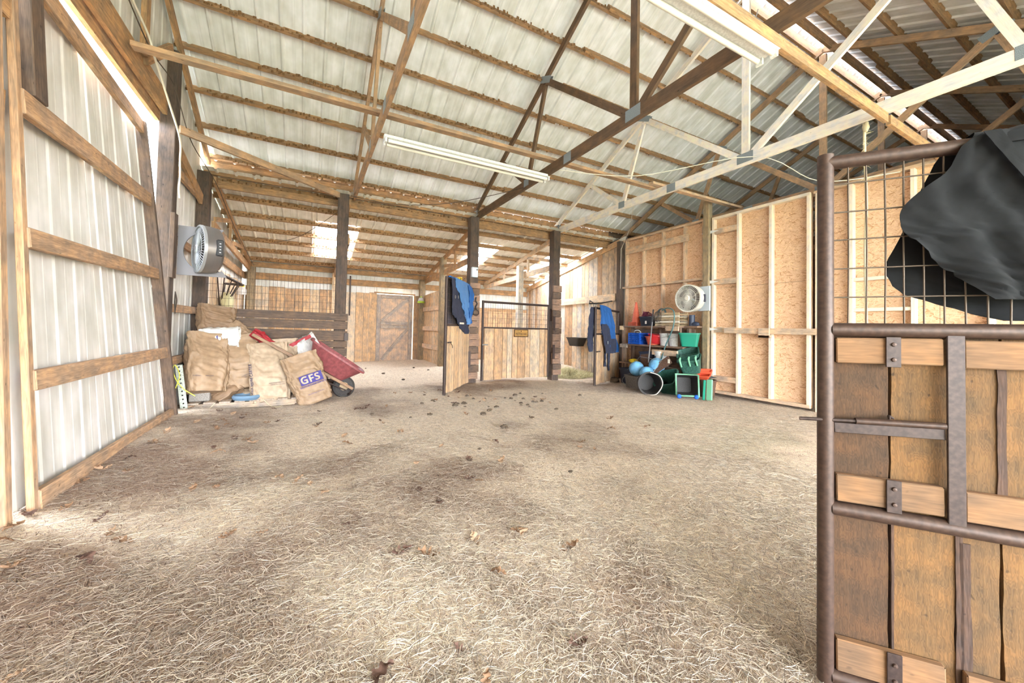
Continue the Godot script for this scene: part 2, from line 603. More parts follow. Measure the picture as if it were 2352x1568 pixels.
func build_truss(x: float, m: Material, label: String, web_m: Material) -> void:
	var t := thing("roof_truss", label, "roof truss", Vector3(x, 3.17, -6.95), Basis(), "trusses across the main roof")
	var V := func(z: float, y: float) -> Vector3: return Vector3(x, y, z)
	board("bottom_chord", t, m, V.call(-6.98, 3.235), V.call(1.48, 3.235), 0.13, 0.038)
	board("top_chord", t, m, V.call(-6.98, 3.30), V.call(-2.75, 5.415), 0.09, 0.038)
	board("top_chord", t, m, V.call(1.48, 3.30), V.call(-2.75, 5.415), 0.09, 0.038)
	board("web", t, web_m, V.call(-2.75, 3.29), V.call(-2.75, 5.32), 0.09, 0.036)
	for s: float in [-1.0, 1.0]:
		var Z := func(d: float) -> float: return -2.75 + s * d
		board("web", t, web_m, V.call(Z.call(0.1), 3.3), V.call(Z.call(1.62), 4.53), 0.085, 0.036)
		board("web", t, web_m, V.call(Z.call(1.66), 4.5), V.call(Z.call(2.1), 3.3), 0.075, 0.036)
		board("web", t, web_m, V.call(Z.call(2.2), 3.3), V.call(Z.call(2.95), 3.86), 0.075, 0.036)
		for q in [[1.64, 4.56, 0.26, 0.09, 0.464 * -s], [2.13, 3.26, 0.14, 0.11, 0.0], [4.1, 3.29, 0.2, 0.12, 0.0]]:
			gusset(t, x, Z.call(q[0]), q[1], q[2], q[3], q[4])
	gusset(t, x, -2.75, 3.26, 0.2, 0.12, 0.0)
	gusset(t, x, -3.85, 3.235, 0.15, 0.12, 0.0)


func gusset(t: Node3D, x: float, z: float, y: float, w: float, h: float, ang: float) -> void:
	for side: float in [-1.0, 1.0]:
		mi("gusset_plate", box_mesh(Vector3(w, h, 0.0024), 0), M.plate, t, Transform3D(Basis(Vector3.RIGHT, ang) * Basis(Vector3.UP, PI / 2), Vector3(x + side * 0.0205, y, z)))


func build_low_truss(x: float, m: Material, label: String) -> void:
	var t := thing("stall_roof_truss", label, "roof truss", Vector3(x, 2.3, -10.7), Basis(), "trusses over the stalls")
	board("rafter", t, m, Vector3(x, 3.095, -6.75), Vector3(x, low_y(-10.75) - 0.05, -10.75), 0.1, 0.038)
	board("bottom_chord", t, m, Vector3(x, 2.44, -6.76), Vector3(x, 2.31, -10.66), 0.12, 0.038)
	for q in [[-8.05, 2.46, -8.05, 2.84], [-8.12, 2.83, -6.86, 2.55], [-9.35, 2.40, -9.35, 2.61], [-9.4, 2.6, -8.15, 2.46]]:
		board("web", t, m, Vector3(x + 0.002, q[1], q[0]), Vector3(x + 0.002, q[3], q[2]), 0.07, 0.034)


func build_post(called: String, x: float, z: float, w: float, y1: float, m: Material, label: String, y0 := -0.3) -> Node3D:
	var t := thing(called, label, "post", Vector3(x, 0, z))
	block("shaft", t, m, Vector3(x - w / 2, y0, z - w / 2), Vector3(x + w / 2, y1, z + w / 2), 0.006)
	return t


# welded wire in the local x-y plane, one mesh
func wire_mesh(parent: Node3D, x0: float, x1: float, y0: float, y1: float, dx: float, dy: float, r: float, z := 0.0) -> MeshInstance3D:
	var b := MB.new()
	var x := x0 + dx * 0.8
	while x < x1 - 0.01:
		b.tube([Vector3(x, y0, z), Vector3(x + rng.randf_range(-.003, .003), (y0 + y1) / 2, z), Vector3(x, y1, z)], r, 5)
		x += dx
	var y := y0 + dy * 0.9
	while y < y1 - 0.01:
		b.tube([Vector3(x0, y, z + r), Vector3(x1, y, z + r)], r, 5)
		y += dy
	return mi("wire_mesh", b.mesh(), M.wire, parent, Transform3D(), true)


# a hanging cloth in a gate's local plane: rows of [y, left, right], folds along z
func drape(called: String, parent: Node3D, m: Material, rows: Array, z0: float, amp: float, seed_: int, thick := 0.012, fq := 1.0) -> MeshInstance3D:
	var f := FastNoiseLite.new()
	f.seed = seed_
	f.frequency = 1.0
	var at := func(u: float, t: float, back: float) -> Vector3:
		var k := t * (rows.size() - 1)
		var i := mini(int(k), rows.size() - 2)
		var w := k - i
		var y := lerpf(rows[i][0], rows[i + 1][0], w)
		var l := lerpf(rows[i][1], rows[i + 1][1], w)
		var r := lerpf(rows[i][2], rows[i + 1][2], w)
		var x := lerpf(l, r, u)
		var fold := f.get_noise_2d((x * 7.0 + y * 2.0) * fq, y * 1.6 * fq) * amp * (0.3 + 0.9 * t) + f.get_noise_2d((x * 18.0 - y * 9.0) * fq, y * 5.0 * fq) * amp * 0.35
		return Vector3(x, y, z0 + fold - back * (1.0 if u > 0.0 and u < 1.0 else 0.3))
	var b := MB.new()
	b.grid(28, 36, func(u: float, t: float) -> Vector3: return at.call(u, t, 0.0))
	b.grid(28, 36, func(u: float, t: float) -> Vector3: return at.call(1.0 - u, t, thick))
	for e in [0.0, 1.0]:
		b.grid(28, 1, func(u: float, t: float) -> Vector3: return at.call(u, e, thick * t))
		b.grid(1, 36, func(u: float, t: float) -> Vector3: return at.call(e, t, thick * u))
	return mi(called, b.mesh(), m, parent, Transform3D(), true)


# a paper sack standing on its base: width w, height h, depth d
func sack_point(a: float, t: float, w: float, h: float, d: float, open: float, f: FastNoiseLite) -> Vector3:
	var ca := cos(a)
	var sa := sin(a)
	var sx := signf(ca) * pow(absf(ca), 0.45)
	var sz := signf(sa) * pow(absf(sa), 0.65)
	var prof := lerpf(0.82, 1.0, smoothstep(0.0, 0.25, t)) * lerpf(1.0, open, smoothstep(0.45, 1.0, t))
	var wide := lerpf(0.94, 1.0, smoothstep(0.0, 0.2, t)) * lerpf(1.0, 1.06, t)
	var p := Vector3(sx * w * 0.5 * wide, t * h, sz * d * 0.5 * prof)
	# broad dents, and creases that run slantwise across the paper
	var k := f.get_noise_3d(p.x * 4.0, p.y * 3.5, p.z * 4.0 + sa * 1.5) * 0.05
	var crease := absf(f.get_noise_3d(p.x * 5.0 + p.y * 4.0, p.y * 5.0 - p.x * 3.0, sa * 2.0 + 7.0))
	k += (0.10 - minf(0.10, crease)) * -0.16 + absf(f.get_noise_3d(p.x * 9.0, p.y * 9.0, sa * 3.0)) * 0.02
	return p + Vector3(ca * 0.3, 0.12 * sin(t * PI), sa).normalized() * k


func build_sack(label: String, base: Vector3, top: Vector3, w: float, d: float, m: Material, seed_: int, open := 0.16, yaw := 0.0) -> Node3D:
	var up := (top - base).normalized()
	var face := Vector3(-base.x, 0, -base.z).normalized().rotated(Vector3.UP, yaw)
	var x := up.cross(face).normalized()
	var z := x.cross(up)
	var t := thing("feed_sack", label, "sack", base, Basis(x, up, z), "paper feed sacks heaped by the plank partition")
	var f := FastNoiseLite.new()
	f.seed = seed_
	f.frequency = 1.0
	var h := base.distance_to(top)
	var b := MB.new()
	b.grid(64, 44, func(u: float, v: float) -> Vector3: return sack_point(u * TAU, v, w, h, d, open, f), true)
	b.grid(40, 3, func(u: float, v: float) -> Vector3:
		var p := sack_point(u * TAU, 0.0, w, h, d, open, f)
		return p * Vector3(1.0 - v, 1, 1.0 - v), true)
	b.grid(40, 2, func(u: float, v: float) -> Vector3:
		var p := sack_point(u * TAU, 1.0, w, h, d, open, f)
		return p * Vector3(1, 1, 1.0 - v) - Vector3(0, v * 0.02, 0), true)
	mi("paper_body", b.mesh(), m, t, Transform3D(), true)
	t.set_meta("size", Vector3(w, h, d))
	return t


# lettering printed flat on the front of a sack, at height y and offset x
func print_text(t: Node3D, words: String, x: float, y: float, size: float, z: float, m: Material, ang := 0.0, bold := false) -> MeshInstance3D:
	var f := SystemFont.new()
	f.font_names = PackedStringArray(["Droid Sans"])
	f.font_weight = 700 if bold else 400
	var tm := TextMesh.new()
	tm.text = words
	tm.font = f
	tm.font_size = 32
	tm.pixel_size = size / 24.0
	tm.depth = 0.0015
	return mi("printed_text", tm, m, t, Transform3D(Basis(Vector3(0, 0, 1), ang), Vector3(x, y, z)), true)


# an open tapered tub with rounded corners: bottom half sizes bx, bz, top half sizes tx, tz, height h
func tub_mesh(bx: float, bz: float, tx: float, tz: float, h: float, round_ := 0.35, wall := 0.008) -> ArrayMesh:
	var b := MB.new()
	var at := func(a: float, hx: float, hz: float, y: float) -> Vector3:
		var c := cos(a)
		var s := sin(a)
		return Vector3(signf(c) * pow(absf(c), round_) * hx, y, signf(s) * pow(absf(s), round_) * hz)
	var rings := [[bx * 0.0, bz * 0.0, 0.0], [bx, bz, 0.0], [lerpf(bx, tx, 0.9), lerpf(bz, tz, 0.9), h * 0.9], [tx * 1.05, tz * 1.05, h * 0.91], [tx * 1.05, tz * 1.05, h], [tx - wall, tz - wall, h], [bx - wall, bz - wall, wall * 1.5], [0.0, 0.0, wall * 1.5]]
	for k in rings.size() - 1:
		var p: Array = rings[k]
		var q: Array = rings[k + 1]
		b.grid(40, 1, func(u: float, v: float) -> Vector3: return at.call(u * TAU + 0.001, lerpf(p[0], q[0], v), lerpf(p[1], q[1], v), lerpf(p[2], q[2], v)), true)
	return b.mesh()


func bucket_profile(r0: float, r1: float, h: float) -> Array:
	return [Vector2(0, 0), Vector2(r0, 0), Vector2(lerpf(r0, r1, .9), h * .9), Vector2(r1 * 1.05, h * .9), Vector2(r1 * 1.05, h), Vector2(r1 * 0.96, h), Vector2(r0 * 0.95, 0.01), Vector2(0, 0.01)]


# a drum fan on a bracket: axis along local z, grille at +z
func build_fan(label: String, at: Vector3, basis: Basis, r: float, depth: float, body: Material, band: Material, grille: Material) -> Node3D:
	var t := thing("barn_fan", label, "fan", at, basis)
	var turn := Transform3D(Basis(Vector3.RIGHT, PI / 2), Vector3(0, 0, -depth))
	lathe("drum", t, body, [Vector2(0.0, 0.0), Vector2(r * 0.86, 0.012), Vector2(r * 0.97, depth * 0.2), Vector2(r, depth * 0.5), Vector2(r, depth * 0.86)], turn, 40, true)
	lathe("rim_band", t, band, [Vector2(r, depth * 0.86), Vector2(r * 1.015, depth * 0.87), Vector2(r * 1.015, depth * 0.99), Vector2(r * 0.93, depth), Vector2(r * 0.92, depth * 0.8)], turn, 40, true)
	var b := MB.new()
	for k in 44:
		var a := TAU * k / 44
		var d := Vector3(cos(a), sin(a), 0)
		var e := Vector3(cos(a + 0.2), sin(a + 0.2), 0)
		b.tube([d * r * 0.2 + Vector3(0, 0, 0.012), e * r * 0.6 + Vector3(0, 0, 0.008), e * r * 0.94 + Vector3(0, 0, -0.012)], 0.0028, 5)
	for q in [0.38, 0.66]:
		var ring := []
		for k in 36:
			ring.append(Vector3(cos(TAU * k / 36), sin(TAU * k / 36), 0) * r * q + Vector3(0, 0, 0.006))
		b.tube(ring, 0.003, 5, true)
	mi("grille", b.mesh(), grille, t, Transform3D(), true)
	lathe("hub_cap", t, band, [Vector2(0, 0.016), Vector2(r * 0.16, 0.014), Vector2(r * 0.22, 0.0)], Transform3D(Basis(Vector3.RIGHT, PI / 2), Vector3(0, 0, 0.01)), 24, true)
	for k in 5:
		var a := TAU * k / 5
		var bl := MB.new()
		bl.grid(6, 6, func(u: float, v: float) -> Vector3:
			var rr := lerpf(r * 0.2, r * 0.85, v)
			var aa := a + (u - 0.5) * 0.9 * (0.6 + 0.4 * v)
			return Vector3(cos(aa) * rr, sin(aa) * rr, -depth * 0.45 + (u - 0.5) * 0.08))
		mi("blade", bl.mesh(), M.fan_grey, t, Transform3D(), true)
	return t


# a steel framed stall gate in its local x-y plane, free end at x = 0, hinges at x = w
func build_gate(label: String, at: Vector3, dir: Vector3, w: float, h: float, wood_top: float, planks: Array, m: Array, group := "") -> Node3D:
	var t := thing("stall_gate", label, "gate", at, Basis(dir, Vector3.UP, dir.cross(Vector3.UP)), group)
	var r := 0.024
	tube("end_pipe", t, M.pipe_dark, [Vector3(0, 0, 0), Vector3(0, h, 0)], r, 12, true)
	tube("end_pipe", t, M.pipe_dark, [Vector3(w, 0.02, 0), Vector3(w, h - 0.02, 0)], r, 12, true)
	tube("top_pipe", t, M.pipe_dark, [Vector3(0, h - r, 0), Vector3(w, h - r - 0.01, 0)], r * 0.95, 12, true)
	tube("middle_pipe", t, M.pipe_dark, [Vector3(0, wood_top, 0), Vector3(w, wood_top, 0)], r * 0.7, 10, true)
	wire_mesh(t, 0.02, w - 0.02, wood_top, h - 0.03, 0.052, 0.1, 0.0022)
	var x := 0.03
	for i in planks.size():
		var pw: float = planks[i] * (w - 0.06)
		block("plank", t, M[m[i % m.size()]], Vector3(x + 0.003, 0.02 + rng.randf_range(-.01, .015), 0.004), Vector3(x + pw - 0.0045, wood_top - 0.012 - rng.randf_range(0, .012), 0.03), 0.003, true)
		x += pw
	for y in [0.12, 0.9]:
		board("back_rail", t, M.partition, Vector3(0.05, y, -0.018), Vector3(w - 0.05, y, -0.018), 0.12, 0.038, Vector3.UP, 0.0, true)
	for y in [0.28, 1.2]:
		block("hinge_plate", t, M.pipe_dark, Vector3(w + 0.01, y, -0.01), Vector3(w + 0.07, y + 0.26, 0.02), 0.003, true)
	return t


# ---------------------------------------------------------------- the scene
func _ready() -> void:
	rng.seed = 20240
	# camera
	var cam := Camera3D.new()
	cam.name = "camera"
	cam.projection = Camera3D.PROJECTION_FRUSTUM
	cam.near = 0.05
	cam.far = 200.0
	cam.size = 2.0 * cam.near * 784.0 / 862.13
	cam.frustum_offset = Vector2(0, -51.1 / 862.13 * cam.near)
	add_child(cam)
	cam.transform = Transform3D(Basis(Vector3.UP, deg_to_rad(-28.32)) * Basis(Vector3.RIGHT, deg_to_rad(1.368)) * Basis(Vector3(0, 0, 1), deg_to_rad(1.168)), Vector3(0, 1.05, 0))
	cam.current = true
	# an even overcast sky lights the barn through its open front, the skylights and the gaps
	var we := WorldEnvironment.new()
	we.name = "sky"
	var env := Environment.new()
	env.background_mode = Environment.BG_SKY
	var sm := ProceduralSkyMaterial.new()
	sm.sky_top_color = Color(0.91, 0.95, 1.0)
	sm.sky_horizon_color = Color(0.95, 0.975, 1.0)
	sm.ground_bottom_color = Color(0.5, 0.5, 0.47)
	sm.ground_horizon_color = Color(0.8, 0.8, 0.78)
	sm.energy_multiplier = 16.0
	var sky := Sky.new()
	sky.sky_material = sm
	env.sky = sky
	env.tonemap_mode = Environment.TONE_MAPPER_LINEAR
	env.tonemap_exposure = 2.8
	env.sdfgi_enabled = true
	env.ssao_enabled = true
	env.ssil_enabled = true
	we.environment = env
	add_child(we)
	make_materials()
	build_ground()
	build_roof()
	build_walls()
	build_frames()
	build_stalls()
	build_near_gate()
	build_sack_pile()
	build_shelf_corner()
	build_fittings()
	build_litter()


func build_ground() -> void:
	var g := struct("floor", "straw covered dirt floor of the barn", "floor")
	var b := MB.new()
	var nx := 150
	var nz := 130
	var x0 := -1.6
	var x1 := 13.2
	var z0 := -11.0
	var z1 := 2.2
	var f := FastNoiseLite.new()
	f.seed = 3
	f.frequency = 0.35
	f.fractal_octaves = 5
	b.grid(nx, nz, func(u: float, v: float) -> Vector3:
		var x := lerpf(x0, x1, u)
		var z := lerpf(z0, z1, v)
		return Vector3(x, floor_y(x, z) + 0.012 * f.get_noise_2d(x * 6, z * 6), z), false, (x1 - x0) / 1.1, (z1 - z0) / 1.1)
	for p in b.v:
		b.c.append(ground_tone(p.x, p.z, f))
	mi("straw_ground", b.mesh(), M.ground, g)
	var o := struct("ground", "pale yard outside the barn", "ground")
	mi("yard", box_mesh(Vector3(120, 0.2, 120), 0), M.outside, o, Transform3D(Basis(), Vector3(0, -0.45, 0)))
	# loose straw, too much to count
	var sb := MB.new()
	var r := RandomNumberGenerator.new()
	r.seed = 77
	for i in 34:
		var c := Vector3(r.randf_range(-.17, .17), r.randf_range(0.0, 0.008), r.randf_range(-.17, .17))
		var a := r.randf() * TAU
		var ln := r.randf_range(0.02, 0.075)
		var d := Vector3(cos(a), r.randf_range(-0.12, 0.2), sin(a)) * ln
		var bend := Vector3(-sin(a), r.randf_range(-0.1, 0.5), cos(a)) * ln * r.randf_range(-0.16, 0.16)
		var wd := r.randf_range(0.0003, 0.0008)
		var side := Vector3(-sin(a), 0.5, cos(a)).normalized() * wd
		var tone := r.randf_range(0.8, 1.15) if r.randf() < 0.7 else r.randf_range(0.25, 0.6)
		var hue := r.randf() if r.randf() < 0.85 else -0.5
		var prev := c
		for k in 3:
			var t := (k + 1) / 3.0
			var q := c + d * t + bend * sin(t * PI * 0.8)
			sb.quad(prev - side, prev + side, q + side, q - side)
			for m in 4:
				sb.c.append(Color(tone, tone * lerpf(0.90, 0.95, hue), tone * lerpf(0.76, 0.88, hue)))
			prev = q
	var mm := MultiMesh.new()
	mm.transform_format = MultiMesh.TRANSFORM_3D
	mm.use_colors = true
	mm.mesh = sb.mesh()
	var spots := []
	for i in 17000:
		# thick near the doorway, thinner towards the stalls
		var z := 0.2 - pow(r.randf(), 1.45) * 6.6
		var x := r.randf_range(-1.25, 6.2)
		if z > -2.0:
			x = r.randf_range(-1.25, 3.4)
		if x - 1.2 > -z * 1.9 + 0.8:
			continue
		spots.append(Vector3(x, 0, z))
	mm.instance_count = spots.size()
	for i in spots.size():
		var p: Vector3 = spots[i]
		var s := r.randf_range(0.7, 1.25)
		mm.set_instance_transform(i, Transform3D(Basis(Vector3.UP, r.randf() * TAU).scaled(Vector3(s, s, s)), Vector3(p.x, floor_y(p.x, p.z) + 0.004, p.z)))
		var t := ground_tone(p.x, p.z, f)
		var k := r.randf_range(0.75, 1.0)
		t = t.lerp(Color(0.98, 0.91, 0.84), 0.4)
		mm.set_instance_color(i, Color(t.r * k, t.g * k * 0.985, t.b * k * 0.97))
	var st := MultiMeshInstance3D.new()
	st.name = "straw_litter"
	st.multimesh = mm
	st.material_override = M.strand
	add_child(st)
	st.set_meta("label", "loose pale straw strewn over the dirt floor")
	st.set_meta("category", "straw")
	st.set_meta("kind", "stuff")


# patches of clean straw, trampled soil and greenish hay
func ground_tone(x: float, z: float, f: FastNoiseLite) -> Color:
	var straw := Color(0.98, 0.92, 0.85)
	var soil := Color(0.42, 0.335, 0.295)
	var n := f.get_noise_2d(x * 1.3, z * 1.3) + 0.5 * f.get_noise_2d(x * 5.0 + 40.0, z * 5.0)
	var lean := 0.40 - 0.42 * smoothstep(-1.2, 1.2, x - 0.25 * (z + 3.0)) - 0.12 * smoothstep(1.0, 4.0, x)
	if x > 2.2 and x < 5.0 and z < -5.2 and z > -6.9:
		lean += 0.22
	if z < -6.9:
		lean -= 0.4
	var k := smoothstep(-0.15, 0.35, n * 0.8 + lean - 0.08)
	var c := straw.lerp(soil, k)
	var hay := smoothstep(0.05, 0.35, f.get_noise_2d(x * 3.0 + 9.0, z * 3.0) + 0.5 - Vector2(x - 3.9, z + 2.6).length() * 0.5)
	return c.lerp(Color(0.74, 0.75, 0.62), hay * 0.5)


func build_roof() -> void:
	var top := struct("ceiling", "ribbed metal main roof on wooden purlins", "roof")
	var run := 4.38 * sqrt(1.25)
	for side: float in [-1.0, 1.0]:
		# side -1 slopes down towards the stalls, +1 towards the camera side
		for k in 17:
			var x := -1.55 + k * 0.9144
			var dirv := Vector3(0, -0.5, side).normalized()
			var z0 := -2.75 + side * 0.035
			var o := Vector3(x, roof_y(-2.75) + 0.107 - 0.025, z0)
			var xa := Vector3(1, 0, 0)
			mi("roof_sheet", rib_sheet(0.9144, run, run), M.roof, top, Transform3D(Basis(xa, dirv, xa.cross(dirv) * (1.0 if side > 0 else -1.0)), o))
		for k in 9:
			var d := 4.1 - 0.47 * k
			var z := -2.75 + side * d
			var y := roof_y(z) + 0.05
			var up := Vector3(0, 1, 0.5 * side).normalized()
			for xs in [[-1.5, 3.4], [3.2, 8.0], [7.8, 13.9]]:
				var dz := 0.02 if xs[0] > 0 and xs[0] < 5 else -0.02
				board("purlin", top, M.purlin, Vector3(xs[0], y, z + dz), Vector3(xs[1], y, z + dz), 0.089, 0.036, up)
	for side: float in [-1.0, 1.0]:
		board("ridge_purlin", top, M.purlin, Vector3(-1.5, 5.42, -2.75 + side * 0.10), Vector3(13.9, 5.42, -2.75 + side * 0.10), 0.13, 0.036)
	# the translucent strip along the ridge
	for k in 5:
		mi("ridge_pane", box_mesh(Vector3(3.05, 0.004, 0.15), 0), M.skylight, top, Transform3D(Basis(), Vector3(0.0 + k * 3.06, 5.59, -2.75)))
	var low := struct("ceiling_stalls", "ribbed metal roof over the stalls with pale skylight panels", "roof")
	var lo_len := 4.3 * sqrt(1.0 + 0.18 * 0.18)
	var cuts := [-1.5, -0.72, 0.05, 0.82, 1.68, 2.54, 3.40, 4.02, 4.75, 5.48, 6.15, 6.5]
	for k in cuts.size() - 1:
		var x: float = cuts[k]
		var dirv := Vector3(0, -0.18, -1).normalized()
		var b := Basis(Vector3(1, 0, 0), dirv, -Vector3(1, 0, 0).cross(dirv))
		var lens := [[0.0, 1.35], [1.35, 3.2], [3.2, lo_len]] if k in [2, 6, 9] else [[0.0, lo_len]]
		for i in lens.size():
			var a: float = lens[i][0]
			var e: float = lens[i][1]
			var clear: bool = lens.size() == 3 and i == 1
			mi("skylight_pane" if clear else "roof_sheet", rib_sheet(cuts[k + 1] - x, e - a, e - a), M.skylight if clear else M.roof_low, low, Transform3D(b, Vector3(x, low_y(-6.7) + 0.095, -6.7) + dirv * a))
	for z in [-6.95, -7.45, -8.05, -8.65, -9.21, -9.81, -10.41]:
		for xs in [[-1.4, 2.9], [2.7, 6.4]]:
			var dz := 0.0 if xs[0] < 0 else 0.03
			board("purlin", low, M.purlin, Vector3(xs[0], low_y(z) + 0.045, z + dz), Vector3(xs[1], low_y(z) + 0.045, z + dz), 0.088, 0.036, Vector3(0, 1, -0.18))
	# added unseen lean-to behind the camera, there to hold back daylight near the opening
	var fr := struct("ceiling_added_front", "added ribbed metal roof behind the viewpoint that shades the near floor", "roof")
	for k in 9:
		var dirf := Vector3(0, -0.12, 1).normalized()
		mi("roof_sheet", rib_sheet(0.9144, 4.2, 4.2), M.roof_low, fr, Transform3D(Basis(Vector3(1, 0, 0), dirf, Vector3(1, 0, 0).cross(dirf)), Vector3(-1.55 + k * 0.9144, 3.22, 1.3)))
	# wasp mud caked along the purlins
	var mud := MB.new()
	var r := RandomNumberGenerator.new()
	r.seed = 8
	for k in 9:
		var z := -6.85 + 0.47 * k
		var x := -1.2
		while x < 7.5:
			if sin(x * 1.3 + k * 2.1) + 0.6 * sin(x * 4.7 + k) > -0.7:
				mud_lump(mud, Vector3(x, roof_y(z) + r.randf_range(0.0, 0.06), z + 0.02 + r.randf_range(-.002, .008)), r)
			x += r.randf_range(0.02, 0.06)
	for z in [-6.95, -7.45, -8.05, -8.65, -9.21, -9.81, -10.41]:
		var x := -1.2
		while x < 6.2:
			mud_lump(mud, Vector3(x, low_y(z) + r.randf_range(0.0, 0.06), z + 0.02), r)
			x += r.randf_range(0.03, 0.07)
	var o := mi("wasp_mud", mud.mesh(), M.mud, top)
	o.set_meta("kind", "stuff")


func mud_lump(b: MB, p: Vector3, r: RandomNumberGenerator) -> void:
	var s := Vector3(r.randf_range(0.008, 0.02), r.randf_range(0.01, 0.028), r.randf_range(0.008, 0.016))
	var t := Vector3(0, 0, s.z * 1.3)
	var q := [p + Vector3(-s.x, -s.y, 0), p + Vector3(s.x, -s.y * 0.6, 0), p + Vector3(s.x * 0.8, s.y, 0), p + Vector3(-s.x, s.y * 0.8, 0)]
	for i in 4:
		b.tri(q[i], q[(i + 1) % 4], p + t)


func build_walls() -> void:
	var X := -1.40
	# left wall: siding on girts, open where the sliding door hangs
	var w := struct("wall_left", "ribbed metal side wall with wooden girts", "wall")
	siding(w, Vector3(X - 0.02, 0, -5.32), Vector3(0, 0, -1), 1.38, -0.2, func(s: float) -> float: return roof_y(-5.32 - s) + 0.08, M.siding)
	siding(w, Vector3(X - 0.02, 0, -6.70), Vector3(0, 0, -1), 4.05, -0.2, func(s: float) -> float: return low_y(-6.70 - s) + 0.09, M.siding)
	siding(w, Vector3(X - 0.02, 0, -2.75), Vector3(0, 0, -1), 2.57, 3.42, func(s: float) -> float: return roof_y(-2.75 - s) + 0.09, M.siding)
	siding(w, Vector3(X - 0.02, 0, 1.5), Vector3(0, 0, -1), 4.25, 3.18, func(s: float) -> float: return roof_y(1.5 - s) + 0.09, M.siding)
	siding(w, Vector3(X - 0.04, 0, 1.5), Vector3(0, 0, -1), 4.33, -0.2, func(_s: float) -> float: return 3.3, M.siding)
	siding(w, Vector3(X - 0.03, 0, 5.5), Vector3(0, 0, -1), 4.0, -0.2, func(s: float) -> float: return 2.75 + 0.12 * s, M.siding)  # added unseen stretch behind the camera, keeps side daylight out
	board("header", w, M.beam, Vector3(X - 0.08, 3.29, 1.5), Vector3(X - 0.08, 3.29, -5.25), 0.25, 0.038)
	board("header", w, M.beam, Vector3(X - 0.02, 3.36, 1.5), Vector3(X - 0.02, 3.36, -5.25), 0.22, 0.038)
	for y in [0.6, 1.2, 1.98, 2.75]:
		board("girt", w, M.door_frame, Vector3(X + 0.03, y, -5.39), Vector3(X + 0.03, y, -6.55), 0.09, 0.038)
	for y in [0.4, 0.85, 1.5, 2.1, 2.6]:
		board("girt", w, M.beam, Vector3(X + 0.03, y, 1.5), Vector3(X + 0.03, y, -2.8), 0.14, 0.038)
	for z in [-4.45, -3.6, -2.75, -1.9, -1.0]:
		board("gable_stud", w, M.beam, Vector3(X + 0.04, 3.42, z), Vector3(X + 0.04, roof_y(z), z), 0.09, 0.038)
	board("gable_rafter", w, M.beam, Vector3(X + 0.04, 3.36, -6.9), Vector3(X + 0.04, 5.4, -2.78), 0.1, 0.038)
	board("gable_rafter", w, M.beam, Vector3(X + 0.04, 3.36, 1.4), Vector3(X + 0.04, 5.4, -2.74), 0.1, 0.038)
	board("knee_brace", w, M.beam, Vector3(X + 0.02, 3.42, -4.55), Vector3(X + 0.02, 3.95, -5.2), 0.09, 0.038)
	board("knee_brace", w, M.beam, Vector3(X + 0.05, 2.98, -5.4), Vector3(X + 0.05, 2.72, -6.5), 0.14, 0.038)
	# planks lining the first stall
	var z := -6.75
	while z > -10.6:
		var pw := rng.randf_range(0.13, 0.22)
		block("plank", w, M[["plank", "plank_c", "stud_pale"].pick_random()], Vector3(X + 0.01, 0.0, z - pw + 0.006), Vector3(X + 0.035, 1.95 + rng.randf_range(-.02, .02), z))
		z -= pw
	board("girt", w, M.beam, Vector3(X + 0.03, 2.15, -6.7), Vector3(X + 0.03, 2.15, -10.7), 0.14, 0.038)
	# near door jamb
	board("jamb", w, M.door_frame, Vector3(-1.272, -0.1, -2.70), Vector3(-1.43, 3.2, -2.70), 0.05, 0.12, Vector3(0, 0, 1), 0.004)

	# the sliding door, hung outside and leaning out at the top
	var d := struct("door_1", "tall ribbed metal sliding door in a wooden frame, leaning", "door")
	var up := Vector3(-0.0875, 1, 0).normalized()
	var p0 := Vector3(-1.238, 0.06, -2.80)
	var p1 := Vector3(-1.272, 0.06, -5.20)
	var along := (p1 - p0).normalized()
	var nrm := up.cross(along).normalized()
	var L := p0.distance_to(p1)
	var P := func(s: float, h: float, o: float) -> Vector3: return p0 + along * s + up * h + nrm * o + Vector3((0.026 - 0.053 * s / L) * h, 0, 0)   # the frame is racked
	var s := 0.03
	while s < L - 0.04:
		var sw := minf(0.9144, L - 0.03 - s)
		var q0: Vector3 = P.call(s, 0.02, 0.03)
		mi("siding_sheet", rib_sheet(sw, 3.02, 3.02, 0.007), M.siding, d, Transform3D(Basis(along, (P.call(s + sw * 0.5, 3.0, 0.03) - P.call(s + sw * 0.5, 0.0, 0.03)).normalized(), -nrm), q0))
		s += sw
	var inw := -1.0 if nrm.x < 0 else 1.0
	for q in [[0.05, 0.02, 0.11], [0.67, 0.665, 0.105], [1.405, 1.48, 0.105], [2.105, 2.24, 0.13], [2.86, 2.98, 0.13]]:
		board("rail", d, M.door_frame, P.call(0.06, q[0], 0.036 * inw), P.call(L - 0.04, q[1], 0.036 * inw), q[2], 0.038, up, 0.004)
	board("stile", d, M.door_frame, P.call(0.05, 0.0, 0.028 * inw), P.call(0.05, 3.04, 0.028 * inw), 0.045, 0.03, along, 0.004)
	board("stile", d, M.partition, P.call(L - 0.03, 0.0, 0.03 * inw), P.call(L - 0.03, 3.04, 0.03 * inw), 0.05, 0.09, along, 0.004)
	board("stile", d, M.partition, P.call(0.22, 2.18, 0.036 * inw), P.call(0.22, 2.9, 0.036 * inw), 0.12, 0.05, along, 0.004)
	tube("hook", d, M.pipe_dark, [P.call(-0.07, 0.66, 0.06), P.call(-0.02, 0.67, 0.09), P.call(0.05, 0.665, 0.08), P.call(0.10, 0.67, 0.08)], 0.006, 6)
